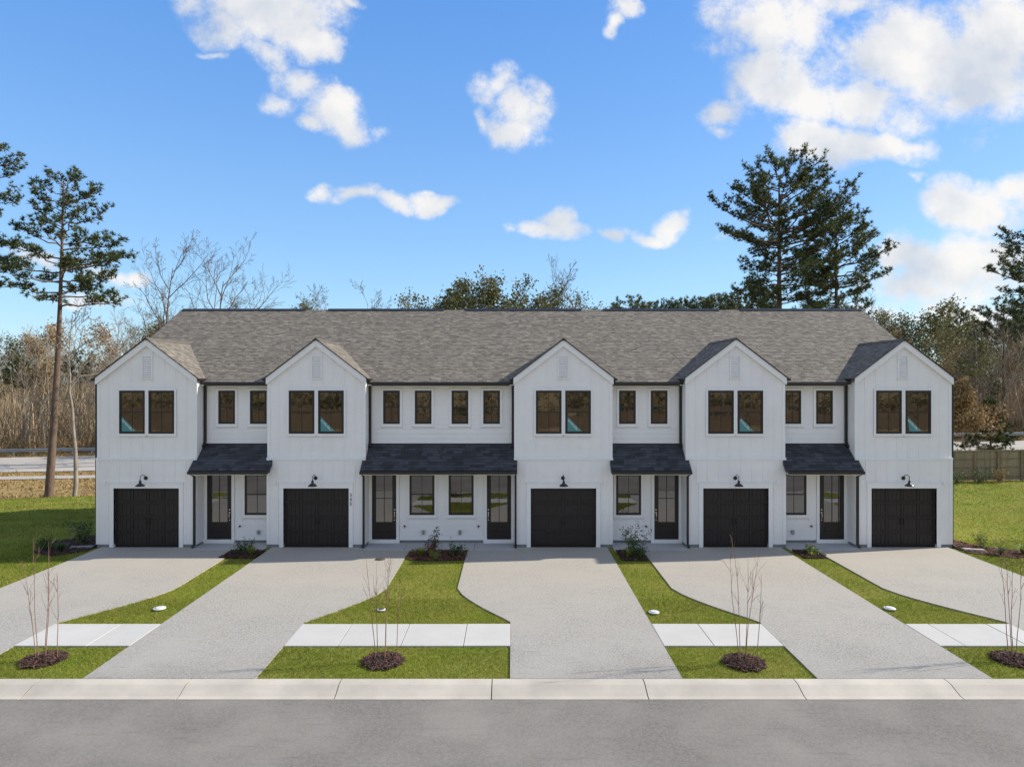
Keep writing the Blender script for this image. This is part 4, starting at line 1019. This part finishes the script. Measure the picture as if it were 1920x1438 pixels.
leafy(45, 1018, 62, 12.4, 'low leafy tree over the roof left of the tall bare spire', M['leaf'], r=.2, first=.4, kk=4, size=.24, **lk)
lfd = leafy(47, 1812, 47.5, 4.9, 'small tree with dry tan leaves behind the fence beside the end wall', M['leaf_dry'], r=.06, first=.3, kk=6, size=.2, spr=.22, **lk)

# --- the winter woods: prototypes copied
protos = []
for k in range(7):
    th, tn, tips = bare_tree(60+k, 12.5+k*.35, r=.13, first=.28, spread=.6, nch=(12, 6, 4), wob=.09)
    x, y = -60+k*2, 100
    rng = np.random.default_rng(k)
    if k in (3, 5):
        C = np.array([t[0] for t in tips if rng.random() < .75]); D = np.array([t[1] for t in tips])[:len(C)]
        o = tree_obj('woodland_tree', x, y, gz(x, y), [seg_mesh(th, 5), seg_mesh(tn, 3)], leaf_cloud(rng, C, D, 4, .3, .4, .6), 'x', 'tree', 'trees of the winter woods', M['bark_grey'], M['leaf'] if k == 5 else M['leaf_dry'])
    else:
        o = tree_obj('woodland_tree', x, y, gz(x, y), [seg_mesh(th, 5), seg_mesh(tn, 3)], None, 'x', 'tree', 'trees of the winter woods', M['bark_grey'])
    protos.append(o)
LBL = {'bare': 'slender bare grey-brown tree in the winter woods beyond the highway', 'dry': 'woodland tree still holding dry tan leaves beyond the highway', 'green': 'woodland tree with sparse olive leaves beyond the highway'}
def kindof(k): return 'dry' if k == 3 else ('green' if k == 5 else 'bare')
for k, o in enumerate(protos): o['label'] = LBL[kindof(k)]
rr = random.Random(77); used = set()
def put(px, d, sc, ki=None):
    k = ki if ki is not None else rr.choice([0, 1, 2, 4, 6, 0, 1, 2, 4, 6, 3, 5])
    x = W(px, d)
    if k not in used:
        used.add(k); o = protos[k]; o.location = (x, d, gz(x, d)-.2); o.scale = (sc,)*3; o.rotation_euler = (0, 0, rr.uniform(0, 6.28))
    else: copy_tree(protos[k], x, d, sc, rr.uniform(0, 6.28), LBL[kindof(k)], 'trees of the winter woods')
for k in range(112): put(rr.uniform(-150, 330), rr.uniform(69, 112), rr.uniform(.62, 1.0))
for k in range(84): put(rr.uniform(1640, 2080), rr.uniform(69, 112), rr.uniform(.62, .95), rr.choice([0, 1, 2, 3, 5, 5, 4, 6, 3, 5]))
for k in range(52): put(330+k*25.5+rr.uniform(-8, 8), rr.uniform(72, 84), rr.uniform(.78, .93))
for k in range(5):
    if k not in used: put(rr.uniform(0, 200), 80, .9, k)

# brush at the foot of the woods
rng = np.random.default_rng(3)
n = 42000
bx_ = rng.uniform(-85, 95, n); by_ = rng.uniform(68.5, 118, n); bz_ = hgt(bx_, by_)
hh = rng.gamma(3.0, 1.25, n).clip(.6, 10); an = rng.uniform(0, np.pi, n); wv = rng.uniform(.010, .04, n)*(1+1.2*(rng.random(n) < .08)); tl = np.where(rng.random(n) < .45, .42, .17)
tip = np.stack([bx_+rng.normal(0, 1, n)*tl*hh, by_+rng.normal(0, 1, n)*tl*hh, bz_+hh], 1)
base = np.stack([bx_, by_, bz_-.1], 1); wd_v = np.stack([np.cos(an)*wv, np.sin(an)*wv, np.zeros(n)], 1)
V = np.stack([base-wd_v, base+wd_v, tip+wd_v*.4, tip-wd_v*.4], 1).reshape(-1, 3)
o = np_obj('undergrowth', V, np.arange(n*4).reshape(-1, 4), M['stick'], attrs={'tone': np.clip(.5+.22*np.sin(bx_*.5+np.sin(by_*.3)*2)+.2*np.sin(bx_*1.7)+rng.normal(0, .22, n), 0, 1)}, org=(0, 90, 0))
tag(o, 'mass of thin bare saplings and sticks filling the woods beyond the highway', 'undergrowth', kind='stuff')
# leafy scrub clumps
def scrub(name, n_cl, xr, m, lab, h=1.6, y0=67.5, y1=74, seed=0, k=60, size=.16):
    rng = np.random.default_rng(seed); cx_ = rng.uniform(*xr, n_cl); cy_ = rng.uniform(y0, y1, n_cl); hh = rng.uniform(.4, 1, n_cl)*h
    C = []; 
    for a, b, c in zip(cx_, cy_, hh):
        q = rng.normal(size=(14, 3))*np.array([c*.5, c*.4, c*.32])+np.array([a, b, gz(a, b)+c*.5]); C.append(q)
    C = np.concatenate(C); C[:, 2] = np.maximum(C[:, 2], hgt(C[:, 0], C[:, 1])+.1)
    V, F_, T_ = leaf_cloud(rng, C, np.tile([[0, 0, .6]], (len(C), 1)), k//6, size, .22, .35)
    o = np_obj(name, V, F_, m, attrs={'tone': T_}); return tag(o, lab, 'scrub', kind='stuff')
scrub('scrub', 200, (-72, 70), M['leaf_dry'], 'tan and rust coloured winter scrub along the edge of the woods', 2.2, seed=5, k=72, size=.26)
scrub('scrub', 90, (-72, 70), M['leaf'], 'olive green scrub scattered along the edge of the woods', 2.4, seed=6, k=72, size=.24)

# trees across the street behind the viewpoint (mirrored in the window glass)
for k in range(30):
    copy_tree((protos[5], protos[3], mp_, protos[0])[k % 4], -58+k*4+rr.uniform(-2, 2), -22-rr.uniform(0, 16), rr.uniform(.6, .95), rr.uniform(0, 6), 'tree on the bank across the street, seen mirrored in the upstairs windows', 'trees across the street')

scrub('scrub', 150, (-62, 62), M['leaf'], 'tall olive thicket behind the fence across the street, mirrored in the windows', 5.5, y0=-27, y1=-21, seed=15, k=90, size=.4)
scrub('scrub', 60, (-62, 62), M['leaf_dry'], 'tan leaved thicket behind the fence across the street, mirrored in the windows', 4.5, y0=-25, y1=-20.5, seed=16, k=90, size=.35)
# board fence across the street (its mirror image shows in the upstairs windows)
f2 = empty('board_fence', (0, -18, gz(0, -18)), 'tan board fence on the bank across the street, mirrored in the upstairs windows', 'fence')
bd = MB(); rq = random.Random(8)
for k in range(20): bd.box(-1.5+k*.15+.004, -1.5+(k+1)*.15-.004, 0, .02, .03, 1.8+rq.uniform(-.02, .02))
bme = bpy.data.meshes.new('board_panel'); bme.from_pydata(bd.v, [], bd.f); bme.materials.append(M['wood_warm'])
pq = unit_mesh('post', lambda b: b.box(-.05, .05, -.1, -.001, -.2, 1.85), M['wood_post'])
for k in range(32):
    tag(share('board_panel', bme, f2, (-48+k*3, -18, gz(0, -18))), kind='stuff'); share('post', pq, f2, (-49.5+k*3, -18, gz(0, -18)))
# ------------------------------------------------------------------ guardrail and fence
gr_ = empty('guardrail', (0, 66.3, 0), 'long galvanised guardrail along the far side of the highway', 'guardrail')
xx = np.linspace(-75, 80, 60); prof = [(0, .40), (-.05, .44), (-.05, .50), (0, .54), (0, .57), (-.05, .61), (-.05, .67), (0, .71), (.012, .71), (.012, .40)]
V = np.array([(x_, 66.2+p[0], gz(x_, 66.2)+p[1]) for x_ in xx for p in prof]); npf = len(prof)
F_ = np.array([(i_*npf+j, i_*npf+(j+1) % npf, (i_+1)*npf+(j+1) % npf, (i_+1)*npf+j) for i_ in range(len(xx)-1) for j in range(npf)])[:, ::-1]
np_obj('rail', V, F_, M['galv'], gr_)
post_me = unit_mesh('post', lambda b: b.box(-.06, .06, 0, .16, -.3, .70), M['galv'])
for k in range(82): x_ = -75+k*1.9; share('post', post_me, gr_, (x_, 66.24, gz(x_, 66.3)))

fy = 41.0
fe = empty('board_fence', (30, fy, 0), 'weathered tan board fence running along the back of the right lawn', 'fence')
pk_me = unit_mesh('picket', lambda b: b.box(-.066, .066, .02, .042, .04, 1.84), M['wood'])
x_ = 21.0
while x_ < 44:
    share('picket', pk_me, fe, (x_, fy, gz(x_, fy)+random.uniform(-.01, .01)), (1, 1, random.uniform(.993, 1.004))); x_ += .138
pm = unit_mesh('post', lambda b: b.box(-.055, .055, -.10, -.02, -.3, 1.86), M['wood_post'])
k = 0
x_ = W(1827, fy)-1.4*5
while x_ < 44: share('post', pm, fe, (x_, fy, gz(x_, fy))); x_ += 1.4
for zz in (.22, .78, 1.28, 1.76):
    xx = np.linspace(21, 44, 12)
    for a, c in zip(xx[:-1], xx[1:]):
        b = MB(); za, zc = gz(a, fy)+zz, gz(c, fy)+zz
        b.prism([(a, fy-.018, za), (c, fy-.018, zc), (c, fy-.018, zc+.07), (a, fy-.018, za+.07)], (0, .036, 0)); b.build('rail', M['wood_post'], fe)

# ------------------------------------------------------------------ mulch, plants, saplings
def chips(name, m, inside, bbox, n, label, z0=.02, hump=None, seed=0, L=.05, cat='mulch'):
    rng = np.random.default_rng(seed); px = rng.uniform(bbox[0], bbox[1], n); py = rng.uniform(bbox[2], bbox[3], n); ok = inside(px, py); px, py = px[ok], py[ok]; n = len(px)
    pz = z0 + (hump(px, py) if hump else 0) + rng.uniform(0, .025, n)
    c = np.stack([px, py, pz], 1); a = rng.normal(size=(n, 3))*np.array([1, 1, .35]); a /= np.linalg.norm(a, axis=1, keepdims=True); b = np.cross(a, rng.normal(size=(n, 3))*.3+np.array([0, 0, 1])); b /= np.linalg.norm(b, axis=1, keepdims=True)
    l = L*rng.uniform(.4, 1.3, (n, 1)); w = l*.28
    V = np.stack([c-a*l-b*w, c+a*l-b*w, c+a*l+b*w, c-a*l+b*w], 1).reshape(-1, 3)
    o = np_obj(name, V, np.arange(n*4).reshape(-1, 4), m, attrs={'tone': rng.uniform(0, 1, n)}); return tag(o, label, cat, kind='stuff')
RINGS = [(-10.15, 14.8, 'on the verge by the left end driveway'), (-2.78, 14.72, 'in front of townhouse 345'), (4.98, 14.65, 'between the middle driveway and its right neighbour'), (10.9, 14.8, 'at the right edge of the frame')]
def sapling(seed, x, y, label):
    rng = np.random.default_rng(seed); segs = []; fine = []
    for k in range(5):
        az = k*1.3+rng.uniform(-.4, .4); d = np.array([math.cos(az)*.085, math.sin(az)*.05, 1]); Ls = rng.uniform(1.9, 2.9)
        p0 = np.array([math.cos(az)*.05*(k+.5), math.sin(az)*.04, 0.03])
        if k == 4: p0 = np.array([.28, .02, .03]); Ls = 1.9
        o_, ps, ds = walk(rng, p0, d, Ls, .0095, .0025, 9, .028, .01); segs += o_
        for j in range(7):
            f = rng.uniform(.5, 1); ii = min(int(f*9), 8); nd = ds[ii]+rnd_perp(rng, ds[ii])*rng.uniform(.25, .55)
            o2, p2, d2 = walk(rng, ps[ii], nd, rng.uniform(.15, .5), .004, .002, 4, .1, .03); fine += o2
            if rng.random() < .6:
                o3, _, _ = walk(rng, p2[2], d2[2]+rnd_perp(rng, d2[2])*.7, .14, .003, .0018, 2, .1, 0); fine += o3
    V1 = seg_mesh(segs, 6); V2 = seg_mesh(fine, 3)
    o = empty('sapling', (x, y, 0), label, 'sapling', 'bare street saplings')
    me = fast_mesh('stems', *V1, smooth=True); me.materials.append(M['twig']); tag(reg(bpy.data.objects.new('stems', me), o, (x, y, 0)), kind='stuff')
    me = fast_mesh('twigs', *V2); me.materials.append(M['twig']); tag(reg(bpy.data.objects.new('twigs', me), o, (x, y, 0)), kind='stuff')
for k, (rx_, ry_, t) in enumerate(RINGS):
    hump = lambda a, b, rx_=rx_, ry_=ry_: .07*np.clip(1-((a-rx_)**2+(b-ry_)**2)/.24, 0, 1)
    b = MB(); b.lathe((rx_, ry_, 0), [(.43, -.02), (.42, .02), (.34, .045), (.18, .07), (.02, .075)], 24); o = b.build('mulch_ring', M['mulch_dark']); tag(o, 'round bed of dark mulch round the sapling '+t, 'mulch ring', 'mulch rings round the saplings')
    c_ = chips('mulch_chips', M['mulch_dark'], lambda a, b_: (a-rx_)**2+(b_-ry_)**2*.95 < .195*(1+.12*np.sin(9*np.arctan2(b_-ry_, a-rx_))), (rx_-.6, rx_+.6, ry_-.6, ry_+.6), 3600, 'dark wood mulch chips round the sapling '+t, hump=hump, seed=k, L=.038)
    sapling(200+k, rx_, ry_, 'bare reddish multi-stemmed sapling '+t)

def bush(name, x, y, h, r, m, label, seed=0, n=160, leaf=.07, cat='shrub', stems=14, group=None):
    rng = np.random.default_rng(seed); segs = []; C = []; D = []
    for k in range(stems):
        d = np.array([rng.normal()*r/h, rng.normal()*r/h, 1]); o_, ps, ds = walk(rng, (rng.normal()*.04, rng.normal()*.04, 0), d, h*rng.uniform(.6, 1.05), .009, .004, 5, .12, .03); segs += o_
        for j in range(max(3, n//stems)):
            i_ = rng.integers(1, 6); C.append(ps[i_]+rng.normal(size=3)*.06); D.append(ds[i_])
    V, F_, T_ = leaf_cloud(rng, np.array(C), np.array(D), 3, leaf, .03, .5)
    V[:, 2] = np.maximum(V[:, 2], .01)
    o = empty(name, (x, y, gz(x, y)), label, cat, group)
    me = fast_mesh('stems', *seg_mesh(segs, 4)); me.materials.append(M['bark_grey']); tag(reg(bpy.data.objects.new('stems', me), o, (x, y, gz(x, y))), kind='stuff')
    me = fast_mesh('foliage', V, F_, {'tone': T_}); me.materials.append(m); reg(bpy.data.objects.new('foliage', me), o, (x, y, gz(x, y)))
    return o
def strap(name, x, y, h, r, m, label, seed=0, n=90, cat='plant', group=None):
    """arching strap leaves"""
    rng = np.random.default_rng(seed); V = []; F_ = []; T_ = []; b = 0
    for k in range(n):
        az = rng.uniform(0, 6.283); L = h*rng.uniform(.7, 1.2); w = .011*rng.uniform(.7, 1.3); out = r*rng.uniform(.3, 1.1); t_ = rng.uniform(0, 1)
        side = np.array([-math.sin(az), math.cos(az), 0])*w
        for j in range(5):
            f = j/4; p = np.array([math.cos(az)*out*f, math.sin(az)*out*f, L*(1.9*f-1.25*f*f)+.01]); s_ = side*(1-f*.85); V += [p-s_, p+s_]
        for j in range(4): F_.append((b+2*j, b+2*j+1, b+2*j+3, b+2*j+2)); T_.append(t_)
        b += 10
    me = fast_mesh(name, np.array(V), np.array(F_), {'tone': T_}); me.materials.append(m)
    o = bpy.data.objects.new(name, me); reg(o, None, (x, y, gz(x, y))); return tag(o, label, cat, group)
def bed(poly, m, label, seed, n=2600):
    pts = [(x, y, -.02) for x, y in poly]
    area = sum(poly[i][0]*poly[(i+1) % len(poly)][1]-poly[(i+1) % len(poly)][0]*poly[i][1] for i in range(len(poly)))
    if area > 0: pts = pts
    else: pts = pts[::-1]
    b = MB(); b.prism(pts, (0, 0, .05)); 
    o = b.build('planting_bed', m); tag(o, label, 'planting bed')
    xs_ = [p[0] for p in poly]; ys_ = [p[1] for p in poly]
    chips('mulch_chips', m, lambda a, c: inpoly(a, c, poly), (min(xs_), max(xs_), min(ys_), max(ys_)), n, 'loose mulch chips covering the '+label, z0=.032, seed=seed)
BEDS = [
 ([(-3.55, 24.33), (-3.55, 23.1), (-2.7, 22.95), (-1.6, 23.1), (-1.58, 24.33)], M['mulch_red'], 'reddish mulch bed between the porches of townhouse 345 and the middle one'),
 ([(-10.0, 24.33), (-10.0, 23.3), (-8.78, 23.3), (-8.78, 24.33)], M['mulch_dark'], 'mulch bed by the porch of the leftmost townhouse'),
 ([(3.72, 24.33), (3.72, 23.0), (4.55, 23.0), (4.6, 24.33)], M['mulch_dark'], 'mulch bed by the porch of the townhouse second from the right'),
 ([(10.0, 24.33), (10.0, 23.3), (10.75, 23.3), (10.78, 24.33)], M['mulch_dark'], 'mulch bed by the porch of the rightmost townhouse'),
 ([(-17.2, 25.8), (-17.0, 24.2), (-15.9, 23.55), (-15.15, 24.3), (-15.15, 26.6), (-16.2, 26.9)], M['mulch_dark'], 'dark mulch bed at the left end wall'),
 ([(16.05, 24.0), (17.3, 23.3), (18.2, 23.6), (18.1, 24.3), (17.2, 24.9), (16.6, 26.3), (16.05, 26.4)], M['mulch_red'], 'red-brown mulch bed at the right end wall'),
]
for k, (p, m, l) in enumerate(BEDS): bed(p, m, l, 300+k)
bush('shrub', -2.75, 24.1, 1.0, .16, M['shrubleaf'], 'tall narrow dark green shrub by the porch wall right of door 345', 1, n=120, stems=7)
bush('shrub', -2.78, 23.72, .55, .22, M['purpleleaf'], 'burgundy and pink leaved shrub in the bed right of door 345', 2, n=150)
strap('strap_leaf_plant', -3.15, 23.5, .42, .38, M['yellowleaf'], 'arching yellow-green strap-leaved plant nearest the driveway of 345', 3)
bush('shrub', -2.62, 23.2, .28, .17, M['yellowleaf'], 'low chartreuse shrub at the front of the bed by 345', 4, n=120)
bush('shrub', -1.95, 23.6, .45, .3, M['shrubleaf'], 'dark rounded shrub left of the middle townhouse walkway', 5, n=200)
bush('shrub', -9.35, 24.0, .5, .28, M['shrubleaf'], 'dark green shrub in the bed left of garage 345', 6, n=200)
strap('strap_leaf_plant', -9.0, 23.6, .4, .33, M['yellowleaf'], 'yellow-green strap-leaved plant left of the 345 driveway', 7)
bush('shrub', 4.25, 24.0, 1.0, .26, M['shrubleaf'], 'tall dark shrub between the middle garage and its right neighbour', 8, n=240)
bush('shrub', 4.35, 23.35, .5, .28, M['shrubleaf'], 'low dark shrub in front of the tall one right of the middle garage', 9, n=200)
strap('strap_leaf_plant', 3.95, 23.3, .4, .28, M['yellowleaf'], 'yellow-green strap-leaved plant at the corner right of the middle driveway', 10)
bush('shrub', 10.45, 23.8, .35, .28, M['yellowleaf'], 'low yellow-green shrub in the bed of the rightmost townhouse', 11, n=180)
bush('shrub', -15.95, 25.3, .95, .34, M['shrubleaf'], 'upright dark shrub at the left end wall', 12, n=330)
bush('shrub', -16.75, 24.6, .42, .34, M['shrubleaf'], 'low spreading dark shrub, leftmost in the left end bed', 13, n=300)
strap('strap_leaf_plant', -15.95, 24.15, .42, .4, M['shrubleaf'], 'dark strap-leaved clump in front of the upright shrub at the left end', 14, n=130)
bush('shrub', 17.05, 24.7, .62, .22, M['yellowleaf'], 'upright yellow-green shrub at the right end wall', 15, n=160)
strap('strap_leaf_plant', 17.85, 23.85, .40, .42, M['yellowleaf'], 'pale arching strap-leaved clump, rightmost in the right end bed', 16, n=120)
strap('strap_leaf_plant', 16.95, 23.7, .36, .34, M['shrubleaf'], 'green strap-leaved clump at the front of the right end bed', 17, n=100)
b = MB(); b.prism([(16.1, 24.3, .0), (16.75, 24.15, .0), (16.78, 24.3, .0), (16.12, 24.5, .0)], (0, 0, .10)); o = b.build('splash_block', M['kerb'], bevel=.015); tag(o, 'tan concrete splash block below the downspout at the right end wall', 'splash block')
b = MB(); b.prism([(-15.95, 24.6, .0), (-15.2, 24.75, .0), (-15.2, 24.9, .0), (-15.97, 24.75, .0)], (0, 0, .09)); o = b.build('splash_block', M['foundation'], bevel=.015); tag(o, 'grey concrete splash block below the downspout at the left end wall', 'splash block')
# shrubs against the fence
for k, (px, hh, lab, mm) in enumerate([(1838, 1.0, 'green shrub against the fence, left of the bare one', 'shrubleaf'), (1876, .9, 'sparse brown shrub against the fence', 'leaf_dry'), (1795, .8, 'small dark shrub against the fence nearest the end wall', 'shrubleaf'), (1990, .9, 'shrub against the fence past the frame edge', 'shrubleaf')]):
    bush('shrub', W(px, 40.2), 40.2, hh, .35, M[mm], lab, 30+k, n=130, leaf=.1, group='shrubs along the fence')
# utility covers
def cover(x, y, r, m1, m2, label, name, z=.037):
    b = MB(); b.lathe((x, y, z-.02), [(r, 0), (r, .022), (r*.9, .03)], 24); o = b.build(name, m1); tag(o, label, 'utility cover', 'utility covers')
    b2 = MB(); b2.lathe((x, y, z+.0102), [(r*.72, 0), (r*.72, .008), (r*.5, .012)], 20); b2.build('lid', m2, o)
cover(W(713, 23.15), 23.1, .18, M['iron'], M['iron'], 'rusty round drain cover in the driveway of 345', 'drain_cover')
cover(W(715, 18.0), 18.0, .11, M['plastic_white'], M['iron'], 'small white-rimmed valve cover in the lawn behind the 345 sapling', 'valve_cover', .05)
cover(W(299, 18.1), 18.1, .16, M['plastic_white'], M['plastic_white'], 'white valve cover in the lawn strip left of driveway 345', 'valve_cover', .05)
cover(W(1226, 17.8), 17.8, .14, M['plastic_white'], M['plastic_white'], 'white valve cover beside the middle driveway', 'valve_cover', .05)
cover(W(1668, 18.1), 18.1, .15, M['plastic_white'], M['plastic_white'], 'white valve cover in the strip left of the rightmost driveway', 'valve_cover', .05)

# ------------------------------------------------------------------ grass
def lawn_mask(px, py):
    ok = (py > 13.86)
    for P in DR_POLY:
        q = [(x, y) for x, y in P]; ok &= ~inpoly(px, py, q)
    on_sw = (py > SWY[0]-.01) & (py < SWY[1]+.01) & (px > -34) & (px < 34)
    ok &= ~on_sw
    for P, _, _ in BEDS: ok &= ~inpoly(px, py, P)
    for a, c, _ in RINGS: ok &= ((px-a)**2+(py-c)**2 > .19)
    ok &= ~((px > -15.15) & (px < 16.05) & (py > 24.3) & (py < 38))
    ok &= py < back_edge(px)-.05
    return ok
def blades(n_m2, x0, x1, y0, y1, hb, wb, rng):
    n = int((x1-x0)*(y1-y0)*n_m2); px = rng.uniform(x0, x1, n); py = rng.uniform(y0, y1, n); ok = lawn_mask(px, py) & (np.abs(px) < py*.80+1.5); px, py = px[ok], py[ok]; n = len(px)
    return px, py, np.full(n, hb)*rng.uniform(.5, 1.2, n), np.full(n, wb)*rng.uniform(.7, 1.3, n)
rng = np.random.default_rng(9)
sets = [blades(1700, -15, 14, 13.86, 19, .06, .011, rng), blades(700, -18, 20, 19, 26, .06, .015, rng), blades(260, -34, -15, 19, 34, .07, .024, rng), blades(260, 15.5, 34, 19, 34, .07, .024, rng), blades(110, -36, -14, 34, 42, .08, .04, rng), blades(110, 15, 38, 34, 41, .08, .04, rng)]
px, py, hb, wb = [np.concatenate([s_[k] for s_ in sets]) for k in range(4)]; px = px+rng.normal(0, .022, len(px)); py = py+rng.normal(0, .022, len(py))
n = len(px); az = rng.uniform(0, 2*np.pi, n); pz = hgt(px, py)
dx = np.stack([np.cos(az)*wb/2, np.sin(az)*wb/2, np.zeros(n)], 1)
base = np.stack([px, py, pz-.005], 1); tip = base+np.stack([rng.normal(0, .55, n)*hb, rng.normal(0, .55, n)*hb, hb], 1)
V = np.stack([base-dx, base+dx, tip], 1).reshape(-1, 3)
patch = .5+.5*np.sin(px*1.3+np.sin(py*.9)*2)*np.sin(py*1.7+px*.4)
o = np_obj('grass', V, np.arange(n*3).reshape(-1, 3), M['grassblade'], attrs={'tone': np.clip(rng.beta(2, 2.2, n)*.72+.28*patch, 0, 1)}, org=(0, 18, 0)); tag(o, 'short green lawn grass round the driveways', 'grass', kind='stuff')
# dry verge grass on the left and beyond
n = 60000
px = rng.uniform(-60, 60, n); py = rng.uniform(41.2, 68, n); ok = (np.abs(px) > py*.55) & ~((py > 48.7) & (py < 50.8)) & ~((py > 53.2) & (py < 65)); px, py = px[ok], py[ok]; n = len(px)
hb = rng.uniform(.08, .28, n); az = rng.uniform(0, 2*np.pi, n); base = np.stack([px, py, hgt(px, py)-.04], 1); dx = np.stack([np.cos(az)*.04, np.sin(az)*.04, np.zeros(n)], 1)
tip = base+np.stack([rng.normal(0, .5, n)*hb, rng.normal(0, .5, n)*hb, hb], 1); V = np.stack([base-dx, base+dx, tip], 1).reshape(-1, 3)
o = np_obj('dry_grass', V, np.arange(n*3).reshape(-1, 3), M['drygrass'], attrs={'tone': rng.uniform(0, 1, n)}, org=(0, 50, 0)); tag(o, 'straw coloured winter grass on the highway verges', 'grass', kind='stuff')
